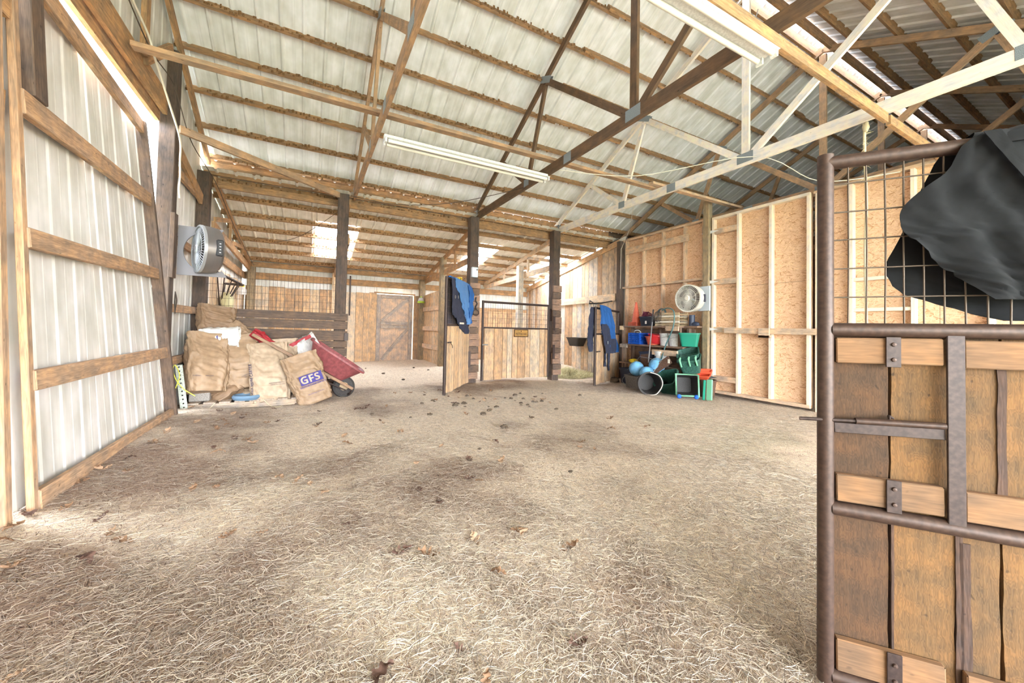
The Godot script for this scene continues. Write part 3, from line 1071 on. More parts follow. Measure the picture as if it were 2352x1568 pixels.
	tube("hook_eye", d, M.pipe_dark, [P.call(0.085, 0.63, 0.06), P.call(0.10, 0.665, 0.08), P.call(0.11, 0.70, 0.065), P.call(0.125, 0.66, 0.07)], 0.007, 6)
	# downspout seen through the gap
	var ds := thing("downspout", "white downspout outside beside the sliding door edge", "pipe", Vector3(-1.44, 0, -3.03))
	board("pipe", ds, M.vinyl, Vector3(-1.39, 0.36, -2.98), Vector3(-1.56, 3.3, -2.98), 0.09, 0.10, Vector3(0, 0, 1), 0.014)
	board("boot", ds, M.vinyl, Vector3(-1.37, -0.1, -2.98), Vector3(-1.392, 0.38, -2.98), 0.105, 0.115, Vector3(0, 0, 1), 0.016)

	# back wall of the stalls with its door
	var Z := -10.72
	var bw := struct("wall_back", "back wall of the stalls lined with vertical planks under metal siding", "wall")
	siding(bw, Vector3(-1.45, 0, Z - 0.06), Vector3(1, 0, 0), 3.03, -0.2, func(_s: float) -> float: return 2.62, M.siding)
	siding(bw, Vector3(1.58, 0, Z - 0.06), Vector3(1, 0, 0), 0.99, 1.92, func(_s: float) -> float: return 2.62, M.siding)
	siding(bw, Vector3(2.57, 0, Z - 0.06), Vector3(1, 0, 0), 3.9, -0.2, func(_s: float) -> float: return 2.62, M.siding)
	board("girt", bw, M.beam, Vector3(-1.4, 2.175, Z - 0.01), Vector3(6.4, 2.175, Z - 0.01), 0.16, 0.038)
	board("eave_board", bw, M.beam, Vector3(-1.4, 2.44, Z + 0.02), Vector3(6.4, 2.44, Z + 0.02), 0.12, 0.038)
	var x := -1.35
	while x < 6.28:
		var pw := rng.randf_range(0.13, 0.21)
		if x < 1.58 and x + pw > 1.5:
			pw = 1.592 - x
		if x > 1.5 and x < 2.57:
			x = 2.58
			continue
		var hi := 1.92 + rng.randf_range(-.015, .02) if x < 2.75 else 1.56
		block("plank", bw, M[["plank", "plank_b", "plank_c", "plank_d", "plank_b"].pick_random()], Vector3(x + 0.004, 0.0, Z), Vector3(x + pw - 0.005, hi, Z + 0.026 + rng.randf_range(0, .006)))
		x += pw
	board("rail", bw, M.beam, Vector3(2.9, 1.61, Z + 0.01), Vector3(6.3, 1.61, Z + 0.01), 0.1, 0.038)
	var sd := struct("door_2", "weathered plywood stall door with diagonal braces", "door")
	block("sheet", sd, M.ply, Vector3(1.588, 0.06, Z), Vector3(2.563, 1.91, Z + 0.015))
	for q in [[1.59, 0.06, 1.69, 1.90], [2.45, 0.06, 2.55, 1.90]]:
		block("stile", sd, M.door_weather, Vector3(q[0], q[1], Z + 0.015), Vector3(q[2], q[3], Z + 0.045), 0.003)
	for y in [0.98, 1.08, 1.80]:
		block("rail", sd, M.door_weather, Vector3(1.70, y, Z + 0.015), Vector3(2.43, y + 0.085, Z + 0.043), 0.003)
	board("brace", sd, M.door_weather, Vector3(1.73, 1.18, Z + 0.03), Vector3(2.42, 1.80, Z + 0.03), 0.085, 0.026)
	board("brace", sd, M.door_weather, Vector3(1.75, 0.12, Z + 0.03), Vector3(2.42, 0.96, Z + 0.03), 0.085, 0.026)
	board("lintel", bw, M.beam, Vector3(1.52, 1.945, Z + 0.02), Vector3(2.62, 1.935, Z + 0.02), 0.035, 0.05)

	# plank wall at the end of the stalls
	var R := 6.33
	var pwall := struct("wall_right_stalls", "vertical plank wall closing the end of the stalls", "wall")
	z = -6.5
	while z > -10.68:
		var pw := rng.randf_range(0.11, 0.24)
		var hi := 3.10 + 0.185 * (z - pw * 0.5 + 6.46)
		block("plank", pwall, M[["plank_grey", "plank_c", "plank", "plank_e", "plank_grey", "plank_d"].pick_random()], Vector3(R, -0.08, z - pw + 0.010), Vector3(R + 0.026 + rng.randf_range(0, .01), hi, z))
		z -= pw
	board("top_trim", pwall, M.plank_b, Vector3(R - 0.02, 3.10, -6.5), Vector3(R - 0.02, 2.32, -10.7), 0.14, 0.038, Vector3.UP, 0.004)
	board("rail", pwall, M.plank_c, Vector3(R - 0.02, 1.83, -6.6), Vector3(R - 0.02, 1.80, -9.2), 0.17, 0.038, Vector3.UP, 0.004)
	siding(pwall, Vector3(R + 0.08, 0, -6.4), Vector3(0, 0, -1), 4.4, -0.2, func(s_: float) -> float: return 3.25 - 0.18 * s_, M.siding)

	# strand board wall
	var ow := struct("wall_right", "strand board wall on open studs", "wall")
	var zz := -6.36
	while zz < 5.4:
		var sw := minf(1.22, 5.4 - zz)
		if zz < -4.3:
			sw = minf(sw, -4.24 - zz + 0.001)
		elif zz < -2.7 and zz > -4.3:
			zz = -2.685
			continue
		block("strand_board", ow, M.osb, Vector3(R + 0.06, 0.0, zz + 0.002), Vector3(R + 0.072, 3.1 if zz < 1.4 else 2.7, zz + sw - 0.002))  # boards past the front eave are added, unseen, to shade the near end
		zz += sw
	for q in [-6.30, -5.80, -5.30, -4.79, -4.40]:
		block("stud", ow, M.stud, Vector3(R - 0.03, -0.05, q), Vector3(R + 0.06, 3.08, q + 0.038), 0.002)
	for q in [-2.64, -2.26, -1.68, -1.1, -0.5, 0.1, 0.7]:
		block("stud", ow, M.stud_pale, Vector3(R - 0.03, -0.05, q), Vector3(R + 0.06, 3.08, q + 0.038), 0.002)
	block("top_plate", ow, M.stud, Vector3(R - 0.035, 3.08, -6.4), Vector3(R + 0.065, 3.118, -4.34), 0.002)
	block("top_plate", ow, M.stud, Vector3(R - 0.035, 3.06, -2.66), Vector3(R + 0.065, 3.10, 1.4), 0.002)
	board("face_rail", ow, M.stud, Vector3(R - 0.05, 2.84, -6.26), Vector3(R - 0.05, 2.84, -4.66), 0.14, 0.036, Vector3.UP, 0.003)
	block("ledge", ow, M.stud, Vector3(R - 0.055, 2.0, -6.36), Vector3(R + 0.055, 2.045, -4.36), 0.003)
	for q in [[1.76, -2.24, -1.68], [1.36, -2.24, -1.68], [2.62, -1.66, -1.1]]:
		block("ledge", ow, M.stud_pale, Vector3(R - 0.02, q[0], q[1]), Vector3(R + 0.06, q[0] + 0.045, q[2]), 0.003)
	block("spacer", ow, M.stud, Vector3(R - 0.03, 3.10, -1.0), Vector3(R + 0.06, 3.2, -0.8), 0.003)

	var od := struct("door_3", "large strand board door with white diamond strap hinges", "door")
	block("strand_board", od, M.osb, Vector3(R + 0.04, 0.03, -4.20), Vector3(R + 0.052, 1.83, -2.70))
	block("strand_board", od, M.osb, Vector3(R + 0.04, 1.834, -4.20), Vector3(R + 0.052, 3.08, -2.70))
	for q in [-4.20, -3.755, -3.25, -2.745]:
		block("stile", od, M.stud_pale, Vector3(R - 0.04, 0.03, q), Vector3(R + 0.04, 3.06, q + 0.045), 0.003)
	block("rail", od, M.stud_pale, Vector3(R - 0.042, 3.055, -4.2), Vector3(R + 0.05, 3.10, -2.70), 0.003)
	block("rail", od, M.stud, Vector3(R - 0.042, -0.01, -4.2), Vector3(R + 0.05, 0.04, -2.70), 0.003)
	for y in [2.79, 1.89, 1.05, 0.20]:
		block("rail", od, M.stud, Vector3(R - 0.036, y, -4.155), Vector3(R + 0.04, y + 0.095, -3.755), 0.003)
		var h := MB.new()
		for xo in [0.0, 0.004]:
			h.quad(Vector3(-xo, 0, -0.17), Vector3(-xo, 0.03, 0), Vector3(-xo, 0, 0.17), Vector3(-xo, -0.03, 0))
		mi("strap_hinge", h.mesh(), M.enamel if y > 0.5 else M.steel, od, Transform3D(Basis(), Vector3(R - 0.045, y + 0.055, -4.23)))
	var bar := thing("door_bar", "pine bar resting in a bracket across the strand board door", "bar", Vector3(R - 0.09, 1.07, -2.5))
	board("timber", bar, M.stud, Vector3(R - 0.075, 1.085, -3.93), Vector3(R - 0.075, 1.085, 0.2), 0.09, 0.038, Vector3.UP, 0.003)
	block("bracket", bar, M.stud, Vector3(R - 0.12, 0.98, -3.36), Vector3(R - 0.097, 1.13, -3.20), 0.003)
	block("bracket_foot", bar, M.stud, Vector3(R - 0.12, 0.98, -3.36), Vector3(R - 0.04, 1.02, -3.20), 0.003)

	# the closed bay behind the strand board wall
	var far := struct("wall_far", "plank end wall of the closed bay", "wall")
	block("plank", far, M.partition, Vector3(13.6, -0.2, -7.0), Vector3(13.7, 5.6, 1.5))
	block("plank", far, M.partition, Vector3(6.4, -0.2, -7.05), Vector3(13.7, 3.5, -6.95))
	block("plank", far, M.partition, Vector3(6.4, -0.2, 1.42), Vector3(13.7, 3.5, 1.5))


func build_frames() -> void:
	build_truss(0.61, M.truss_mid, "first roof truss, above the post at the plank partition", M.truss_mid)
	build_truss(2.845, M.truss_dark, "dark brown roof truss meeting the post with the grey electrical box", M.truss_dark)
	build_truss(4.79, M.truss_pale, "pale roof truss meeting the post beside the name sign gate", M.truss_pale)
	build_truss(6.80, M.truss_mid, "brown roof truss just behind the strand board wall", M.truss_mid)
	build_truss(8.95, M.truss_mid, "roof truss deep inside the closed bay", M.truss_mid)
	build_truss(11.1, M.truss_mid, "last roof truss at the end of the closed bay", M.truss_mid)
	build_low_truss(-1.26, M.beam, "stall roof truss against the metal side wall")
	build_low_truss(0.53, M.beam, "stall roof truss above the plank partition post")
	build_low_truss(2.85, M.beam, "stall roof truss beside the post with the grey electrical box")
	build_low_truss(4.76, M.plank_c, "stall roof truss crossing the pale free-standing post")
	build_post("wall_post", -1.40, -5.325, 0.14, 3.98, M.post, "dark square post at the edge of the sliding door opening")
	build_post("wall_post", -1.36, -6.64, 0.16, 3.14, M.post, "dark square post behind the grey fan at the wall")
	build_post("barn_post", 0.43, -6.68, 0.16, 3.17, M.post, "dark square post ending the plank partition")
	build_post("barn_post", 2.735, -6.72, 0.17, 3.17, M.post, "dark square post carrying the grey electrical box")
	build_post("barn_post", 4.645, -6.72, 0.17, 3.17, M.post, "dark square post between the name sign gate and open doorway")
	build_post("corner_post", 6.27, -6.42, 0.12, 3.1, M.post, "narrow corner post between plank wall and strand board wall")
	build_post("wall_post", 6.29, -4.28, 0.11, 3.42, M.post_treated, "greenish treated post beside the diamond hinges")
	build_post("stall_post", 2.78, -10.56, 0.15, 2.36, M.post_treated, "treated stall post with the lime fly trap")
	build_post("stall_post", -1.22, -10.55, 0.15, 2.36, M.post_treated, "treated stall post with the hanging white fly trap jar")
	build_post("stall_post", 0.55, -10.55, 0.15, 2.36, M.plank, "back wall stall post behind the plank partition")
	build_post("stall_post", 2.83, -8.85, 0.14, 2.74, M.post_treated, "mid stall divider post next to the open gate")
	build_post("stall_post", 4.62, -8.2, 0.14, 2.62, M.plank_grey, "free-standing pale post inside the large stall")
	# eave beams along the posts
	var e := thing("eave_beam", "doubled eave beam running along the stall posts", "beam", Vector3(2.5, 3.2, -6.85))
	board("board", e, M.purlin, Vector3(-1.4, 3.36, -6.98), Vector3(6.4, 3.36, -6.98), 0.22, 0.02)  # added closing board, blocks the daylight slit under the roof sheets
	board("board", e, M.purlin, Vector3(-1.4, 3.25, -6.83), Vector3(6.4, 3.25, -6.83), 0.13, 0.038)
	board("board", e, M.purlin, Vector3(-1.4, 3.08, -6.90), Vector3(6.4, 3.08, -6.90), 0.10, 0.038)
	var b1 := thing("long_brace", "long pine brace laid across the truss chords above the strip light", "brace", Vector3(2.5, 3.3, -4.14))
	board("timber", b1, M.truss_mid, Vector3(-1.36, 3.325, -4.2), Vector3(4.85, 3.325, -4.17), 0.04, 0.09, Vector3.UP, 0.002)
	board("timber", b1, M.stud, Vector3(4.6, 3.345, -4.08), Vector3(7.0, 3.345, -4.06), 0.04, 0.09, Vector3.UP, 0.002)
	var b2 := thing("long_brace", "orange pine brace above the yellowed strip light", "brace", Vector3(3.5, 3.3, -1.45))
	board("timber", b2, M.beam, Vector3(0.4, 3.115, -1.43), Vector3(4.76, 3.115, -1.43), 0.09, 0.038, Vector3.UP, 0.002)
	board("timber", b2, M.beam, Vector3(4.82, 3.115, -1.43), Vector3(8.4, 3.115, -1.43), 0.09, 0.038, Vector3.UP, 0.002)
	var b3 := thing("diagonal_brace", "long diagonal brace from the door post to the partition post", "brace", Vector3(-0.4, 3.1, -5.6))
	board("timber", b3, M.truss_mid, Vector3(-1.30, 3.13, -5.26), Vector3(0.36, 3.13, -6.6), 0.085, 0.038, Vector3.UP, 0.002)


func build_stalls() -> void:
	# the plank partition with welded wire above
	var p := thing("plank_partition", "dark horizontal plank stall partition topped with welded wire", "partition", Vector3(-0.3, 0, -6.58))
	for q in [[1.125, 1.24], [0.99, 1.115], [0.815, 0.965], [0.70, 0.80], [0.56, 0.685], [0.40, 0.545], [0.22, 0.385], [0.04, 0.205]]:
		var tilt := rng.randf_range(-.006, .006)
		board("plank", p, M.partition, Vector3(-1.30, (q[0] + q[1]) / 2 + 0.012 + tilt, -6.57), Vector3(0.535, (q[0] + q[1]) / 2 - 0.012 - tilt, -6.57), q[1] - q[0], 0.03, Vector3.UP, 0.004)
	var wm := wire_mesh(p, -1.0, 0.72, 1.2, 1.79, 0.048, 0.1, 0.002)
	wm.position = Vector3(0, 0, -0.045)
	tube("latch_post", p, M.pipe_dark, [Vector3(0.56, 1.2, -6.56), Vector3(0.56, 1.84, -6.56)], 0.012, 8)
	block("hinge_plate", p, M.pipe_dark, Vector3(0.49, 0.80, -6.55), Vector3(0.55, 0.92, -6.53), 0.003)
	# stall divider with rails, behind the open gate
	var d := thing("stall_divider", "light plank stall divider with three rails behind the open gate", "partition", Vector3(2.83, 0, -9.7))
	var z := -8.93
	while z > -10.45:
		var w := rng.randf_range(0.14, 0.2)
		block("plank", d, M[["plank", "plank_c", "plank_b"].pick_random()], Vector3(2.83, 0.05, maxf(-10.47, z - w + 0.005)), Vector3(2.855, 1.93 + 0.03 * (z + 10), z))
		z -= w
	for y in [0.52, 1.0, 1.52]:
		board("rail", d, M.stud, Vector3(2.81, y, -8.93), Vector3(2.81, y, -10.47), 0.12, 0.036, Vector3.UP, 0.003)
	# built-up blocks on the two gate posts
	for q in [[2.735, "short board blocks stacked up the post with the bridle ring"], [4.645, "short board blocks stacked up the post with gate hinges"]]:
		var t := thing("post_blocking", q[1], "blocking", Vector3(q[0], 0, -6.6), Basis(), "blocks built up on the gate posts")
		var y := 0.08
		var k := 0
		while y < 1.86:
			var h := rng.randf_range(0.1, 0.15)
			var dx := rng.randf_range(-.012, .012)
			block("short_board", t, M[["blocking", "partition", "blocking"][k % 3]], Vector3(q[0] - 0.105 + dx, y, -6.63), Vector3(q[0] + 0.105 + dx, y + h - 0.008, -6.585 + rng.randf_range(0, .006)), 0.004)
			y += h
			k += 1
		for y2 in ([1.2, 0.3] if q[0] < 3 else [1.02, 0.42]):
			block("hinge_plate", t, M.pipe_dark, Vector3(q[0] - 0.115, y2, -6.58), Vector3(q[0] - 0.06, y2 + 0.3, -6.565), 0.002)
	var pl := [0.13, 0.12, 0.08, 0.09, 0.08, 0.11, 0.09, 0.1, 0.1, 0.1]
	# gate with the name sign, closed
	var g := build_gate("closed wood and steel stall gate with a name sign", Vector3(2.965, 0.02, -6.70), Vector3(1, 0, 0), 1.53, 1.56, 1.03, [0.145, 0.125, 0.07, 0.08, 0.085, 0.12, 0.08, 0.16, 0.085, 0.05], ["gate_plank", "plank_d", "gate_plank", "plank_e"])
	tube("latch_rod", g, M.steel, [Vector3(-0.02, 0.7, 0.05), Vector3(0.1, 0.7, 0.05)], 0.012, 8, true)
	var sg := thing("name_sign", "small varnished wooden name plaque screwed to the closed gate", "sign", Vector3(3.80, 0.88, -6.655))
	block("plaque", sg, M.sign_wood, Vector3(-0.165, -0.005, 0), Vector3(0.165, 0.15, 0.012), 0.003, true)
	for q in [[-0.165, -0.005, 0.165, 0.012], [-0.165, 0.133, 0.165, 0.15], [-0.165, 0.0, -0.15, 0.15], [0.15, 0.0, 0.165, 0.15]]:
		block("border", sg, M.sign_ink, Vector3(q[0], q[1], 0.009), Vector3(q[2], q[3], 0.016), 0.001, true)
	var tm := print_text(sg, "PETTIONE", 0.0, 0.055, 0.042, 0.0135, M.sign_ink, 0.0, true)
	tm.name = "lettering"
	lathe("emblem", sg, M.sign_ink, [Vector2(0, 0.004), Vector2(0.01, 0.003), Vector2(0.013, 0)], Transform3D(Basis(Vector3.RIGHT, PI / 2), Vector3(0, 0.11, 0.012)), 12, true)
	# gate swung open with the blue blanket
	var a := build_gate("open stall gate with the blue blanket, beside the block column", Vector3(1.84, 0.0, -5.56), Vector3(0.598, 0, -0.802), 1.36, 1.83, 1.08, pl, ["gate_plank", "plank", "gate_plank", "plank_b"])
	tube("latch_rod", a, M.pipe_dark, [Vector3(-0.01, 0.81, 0.045), Vector3(0.16, 0.81, 0.045)], 0.011, 8, true)
	tube("latch_chain", a, M.pipe_dark, [Vector3(0.12, 0.80, 0.05), Vector3(0.17, 0.76, 0.06), Vector3(0.2, 0.72, 0.055)], 0.006, 6, true)
	var bl := thing("horse_blanket", "pale blue and navy horse blanket over the open gate", "blanket", Vector3(1.84, 0.0, -5.56), a.basis)
	drape("navy_panel", bl, M.cloth_navy, [[1.82, 0.08, 0.45], [1.70, 0.10, 0.48], [1.58, 0.14, 0.52], [1.42, 0.14, 0.70], [1.28, 0.15, 0.86], [1.20, 0.34, 0.95]], 0.055, 0.03, 3)
	drape("lower_panel", bl, M.cloth_navy, [[1.24, 0.36, 1.0], [1.12, 0.46, 1.14], [1.02, 0.66, 1.22], [0.93, 0.98, 1.2]], 0.05, 0.03, 5)
	drape("blue_panel", bl, M.cloth_pale, [[1.84, 0.2, 0.98], [1.76, 0.26, 1.15], [1.66, 0.36, 1.24], [1.5, 0.54, 1.2], [1.34, 0.74, 1.16], [1.2, 0.92, 1.14], [1.1, 1.02, 1.1]], 0.075, 0.05, 7)
	drape("dark_blue_panel", bl, M.cloth_blue, [[1.80, 0.93, 1.18], [1.70, 1.05, 1.33], [1.56, 1.08, 1.36], [1.40, 0.98, 1.27], [1.22, 1.06, 1.24], [1.12, 1.10, 1.2]], 0.09, 0.04, 9)
	drape("back_flap", bl, M.cloth_navy, [[1.84, 0.1, 1.32], [1.5, 0.12, 1.32], [1.1, 0.2, 1.3]], -0.05, 0.03, 11)
	drape("top_fold", bl, M.cloth_blue, [[1.853, 0.09, 1.3], [1.838, 0.09, 1.31], [1.83, 0.09, 1.31]], 0.03, 0.004, 12, 0.07)
	block("label_tag", bl, M.slat_white, Vector3(0.50, 1.10, 0.075), Vector3(0.74, 1.13, 0.085), 0.002, true)
	for q in [[0.2, 1.53], [0.36, 1.54]]:
		lathe("grommet", bl, M.steel, [Vector2(0.012, 0), Vector2(0.02, 0.006), Vector2(0.028, 0)], Transform3D(Basis(Vector3.RIGHT, PI / 2), Vector3(q[0], q[1], 0.085)), 14, true)
	# gate swung open with the jacket like blanket
	var c := build_gate("open stall gate with the navy blanket, by the shelves", Vector3(4.86, -0.03, -5.62), Vector3(0.878, 0, -0.478), 1.45, 1.53, 1.0, pl, ["gate_plank", "plank_d", "gate_plank", "plank_e"])
	tube("latch_rod", c, M.pipe_dark, [Vector3(-0.01, 0.66, 0.045), Vector3(0.16, 0.66, 0.045)], 0.011, 8, true)
	var jk := thing("horse_blanket", "royal blue and navy horse blanket hanging by its straps on the gate", "blanket", Vector3(4.86, -0.03, -5.62), c.basis)
	drape("blue_panel", jk, M.cloth_blue, [[1.57, 0.06, 0.36], [1.53, 0.08, 0.72], [1.40, 0.10, 0.86], [1.15, 0.14, 1.0], [0.95, 0.3, 1.1], [0.75, 0.6, 1.22], [0.60, 0.9, 1.32]], 0.06, 0.05, 15)
	drape("navy_panel", jk, M.cloth_navy, [[1.20, 0.12, 0.42], [1.10, 0.14, 0.60], [0.95, 0.20, 0.64], [0.78, 0.28, 0.66], [0.61, 0.36, 0.68]], 0.088, 0.03, 17)
	drape("navy_hem", jk, M.cloth_navy, [[0.90, 0.6, 1.0], [0.75, 0.62, 1.03], [0.60, 0.64, 1.02]], 0.088, 0.03, 19)
	drape("side_flap", jk, M.cloth_navy, [[1.52, -0.12, 0.08], [1.35, -0.2, 0.06], [1.15, -0.26, 0.05], [0.92, -0.29, 0.03], [0.78, -0.24, 0.0], [0.66, -0.14, -0.02]], -0.04, 0.04, 21)
	for q in [[0.40, 0.62, 0.35], [0.62, 0.62, 0.25]]:
		drape("strap", jk, M.cloth_navy, [[q[1], q[0] - 0.05, q[0] + 0.05], [(q[1] + q[2]) / 2, q[0] - 0.03, q[0] + 0.06], [q[2], q[0] - 0.04, q[0] + 0.05]], 0.07, 0.03, 23)
	block("buckle", jk, M.steel, Vector3(0.40, 0.80, 0.105), Vector3(0.45, 0.86, 0.115), 0.002, true)


func build_near_gate() -> void:
	var D := Vector3(0.602, 0, 0.799)
	var t := thing("stall_gate", "rusty pipe gate of rough golden oak planks carrying the black blanket", "gate", Vector3(1.415, 0, -0.566), Basis(D, Vector3.UP, D.cross(Vector3.UP)))
	# local z: + is away from D x up; the camera side is found from the basis
	var cam_side := 1.0 if t.basis.z.dot(Vector3(-1.415, 0, 0.566)) > 0 else -1.0
	var W := 1.25
	var r := 0.0208
	tube("end_pipe", t, M.pipe, [Vector3(0, 0.0, 0), Vector3(0, 1.612, 0)], r, 18, true)
	tube("end_pipe", t, M.pipe, [Vector3(W, 0.0, 0), Vector3(W, 1.612, 0)], r, 18, true)
	tube("top_pipe", t, M.pipe, [Vector3(0.0, 1.587, 0), Vector3(W, 1.578, 0)], r, 18, true)
	tube("middle_pipe", t, M.pipe, [Vector3(0.012, 1.066, 0), Vector3(W, 1.07, 0)], r, 18, true)
	tube("lower_pipe", t, M.pipe, [Vector3(0.012, 0.523, 0), Vector3(W, 0.523, 0)], r, 18, true)
	tube("bottom_pipe", t, M.pipe, [Vector3(0.012, 0.022, 0), Vector3(W, 0.022, 0)], r, 18, true)
	# welded wire: each wire is thick enough to pick out here
	var x := 0.055
	var k := 0
	while x < W - 0.02:
		tube("wire", t, M.wire, curve([Vector3(x, 1.07, 0.0), Vector3(x + rng.randf_range(-.002, .002), 1.3, 0.001), Vector3(x, 1.58, 0.0)], 3), 0.0023, 6, true)
		x += 0.0425
		k += 1
	for y in [1.165, 1.253, 1.342, 1.428, 1.516]:
		tube("wire", t, M.wire, [Vector3(0.0, y, 0.003 * cam_side), Vector3(W, y + 0.004, 0.003 * cam_side)], 0.0023, 6, true)
	# planks behind the frame with waney edges
	var ed := [[0.012, 0.151, "gold_dark"], [0.158, 0.292, "gold"], [0.296, 0.378, "gold_b"], [0.384, 0.47, "gold"], [0.475, 0.63, "gold_b"], [0.635, 0.76, "gold"], [0.766, 0.90, "gold_dark"], [0.905, 1.07, "gold"], [1.075, 1.235, "gold_b"]]
	for i in ed.size():
		t.add_child(waney_plank(ed[i][0], ed[i][1], M[ed[i][2]], 0.02, 1.06, -cam_side, i), true)
	# dark bark edges left on the planks
	for q in [[0.292, 0.306, 0.03, 0.50, 2], [0.374, 0.392, 0.55, 1.04, 5], [0.300, 0.322, 0.04, 0.48, 9], [0.157, 0.163, 0.05, 0.5, 4]]:
		t.add_child(waney_plank(q[0], q[1], M.bark, q[2], q[3], -cam_side, 20 + q[4], 0.004), true)
	# rails bolted across
	var zr := 0.004 * cam_side
	for q in [[0.965, 1.041], [0.547, 0.628], [0.044, 0.138]]:
		for s in [[0.024, 0.262], [0.302, 1.22]]:
			board("rail", t, M.rail, Vector3(s[0], (q[0] + q[1]) / 2, zr - 0.006 * cam_side), Vector3(s[1], (q[0] + q[1]) / 2 + 0.004, zr - 0.006 * cam_side), q[1] - q[0], 0.024, Vector3.UP, 0.003, true)
		var pl := mi("bolt_plate", box_mesh(Vector3(0.033, q[1] - q[0] + 0.012, 0.005), 0, 0.001), M.pipe_dark, t, Transform3D(Basis(), Vector3(0.153, (q[0] + q[1]) / 2, 0.0145 * cam_side)), true)
		for y in [-0.022, 0.022]:
			lathe("bolt_head", pl, M.bolt, [Vector2(0.0, 0.006), Vector2(0.005, 0.005), Vector2(0.0065, 0.0)], Transform3D(Basis(Vector3.RIGHT, PI / 2 * cam_side), Vector3(0, y, 0.0025 * cam_side)), 10, true)
	block("flat_bar", t, M.pipe_dark, Vector3(0.265, 0.525, 0.012 * cam_side - 0.004), Vector3(0.301, 1.055, 0.012 * cam_side + 0.004), 0.0015, true)
	board("latch_bar", t, M.pipe_dark, Vector3(0.02, 0.768, 0.004 * cam_side), Vector3(0.265, 0.778, 0.004 * cam_side), 0.03, 0.008, Vector3.UP, 0.001, true)
	tube("latch_sleeve", t, M.pipe, [Vector3(0.068, 0.794, 0.012 * cam_side), Vector3(0.262, 0.802, 0.012 * cam_side)], 0.0095, 12, true)
	tube("latch_rod", t, M.pipe_dark, [Vector3(-0.068, 0.786, 0.012 * cam_side), Vector3(0.09, 0.795, 0.012 * cam_side)], 0.0055, 10, true)
	tube("latch_finger", t, M.pipe_dark, [Vector3(0.145, 0.805, 0.012 * cam_side), Vector3(0.148, 0.815, 0.0), Vector3(0.16, 0.808, -0.006 * cam_side)], 0.003, 6, true)
	# the black blanket: one layer in front of the wire, one behind, and the fold over the top pipe
	var bl := thing("horse_blanket", "dusty black horse blanket thrown over the rusty pipe gate", "blanket", Vector3(1.415, 0, -0.566), t.basis)
	drape("front_layer", bl, M.cloth_black, [[1.605, 0.33, 0.70], [1.58, 0.29, 0.71], [1.51, 0.262, 0.72], [1.47, 0.212, 0.73], [1.43, 0.175, 0.73], [1.40, 0.161, 0.73], [1.37, 0.162, 0.73], [1.345, 0.169, 0.73], [1.32, 0.192, 0.73], [1.272, 0.226, 0.74], [1.24, 0.256, 0.74], [1.215, 0.284, 0.74], [1.183, 0.312, 0.74], [1.152, 0.34, 0.72]], 0.036 * cam_side, 0.034, 31, 0.006, 1.9)
	drape("back_layer", bl, M.cloth_black, [[1.60, 0.29, 0.74], [1.557, 0.265, 0.75], [1.49, 0.238, 0.76], [1.347, 0.189, 0.77], [1.287, 0.162, 0.77], [1.26, 0.154, 0.77], [1.233, 0.156, 0.77], [1.2, 0.169, 0.77], [1.175, 0.192, 0.77], [1.157, 0.237, 0.77], [1.139, 0.283, 0.77], [1.117, 0.342, 0.77], [1.098, 0.40, 0.77]], -0.036 * cam_side, 0.016, 35, 0.006, 1.9)
	var fb := MB.new()
	var fn := FastNoiseLite.new()
	fn.seed = 4
	fb.grid(24, 14, func(u: float, v: float) -> Vector3:
		var a := lerpf(-0.25, PI + 0.25, v)
		var xx := lerpf(0.29 + 0.035 * sin(v * PI), 0.73, u)
		var rad := 0.031 + 0.012 * fn.get_noise_2d(xx * 900, v * 90) + 0.012 * smoothstep(0.1, 0.5, u)
		return Vector3(xx, 1.58 + sin(a) * rad * 1.2, cos(a) * rad * 1.1))
	mi("fold_over_pipe", fb.mesh(), M.cloth_black, bl, Transform3D(), true)
	drape("binding_strap", bl, M.cloth_black, [[1.60, 0.32, 0.352], [1.50, 0.372, 0.40], [1.40, 0.43, 0.455]], 0.055 * cam_side, 0.006, 39, 0.004)


# a plank whose long edges wander, in a gate's local plane
func waney_plank(x0: float, x1: float, m: Material, y0: float, y1: float, side: float, seed_: int, proud := 0.0) -> MeshInstance3D:
	var f := FastNoiseLite.new()
	f.seed = seed_
	f.frequency = 1.0
	var b := MB.new()
	var wob := minf(0.006, (x1 - x0) * 0.25)
	var off := Vector2(seed_ * 0.31, seed_ * 0.17)
	var zf := side * (0.016 - proud)
	var zb := side * 0.040
	var steps := 30
	for i in steps:
		var pts := []
		for j in [i, i + 1]:
			var y := lerpf(y0, y1, float(j) / steps)
			pts.append([x0 + wob * f.get_noise_2d(y * 4.0, 0.0), x1 + wob * f.get_noise_2d(y * 4.0, 50.0), y])
		var p: Array = pts[0]
		var q: Array = pts[1]
		var U := func(xx: float, yy: float) -> Vector2: return Vector2(yy / 0.9, xx / 0.3) + off
		for zz in [zf, zb]:
			b.quad(Vector3(p[0], p[2], zz), Vector3(q[0], q[2], zz), Vector3(q[1], q[2], zz), Vector3(p[1], p[2], zz), U.call(p[0], p[2]), U.call(q[0], q[2]), U.call(q[1], q[2]), U.call(p[1], p[2]), Vector3(0, 0, -side if zz == zf else side))
		for e in 2:
			b.quad(Vector3(p[e], p[2], zf), Vector3(q[e], q[2], zf), Vector3(q[e], q[2], zb), Vector3(p[e], p[2], zb), U.call(p[e], p[2]), U.call(q[e], q[2]), U.call(q[e] + 0.02, q[2]), U.call(p[e] + 0.02, p[2]), Vector3(-1 if e == 0 else 1, 0, 0))
	for e in [y0, y1]:
		b.quad(Vector3(x0, e, zf), Vector3(x1, e, zf), Vector3(x1, e, zb), Vector3(x0, e, zb))
	var o := MeshInstance3D.new()
	o.name = "plank"
	o.mesh = b.mesh()
	o.material_override = m
	return o


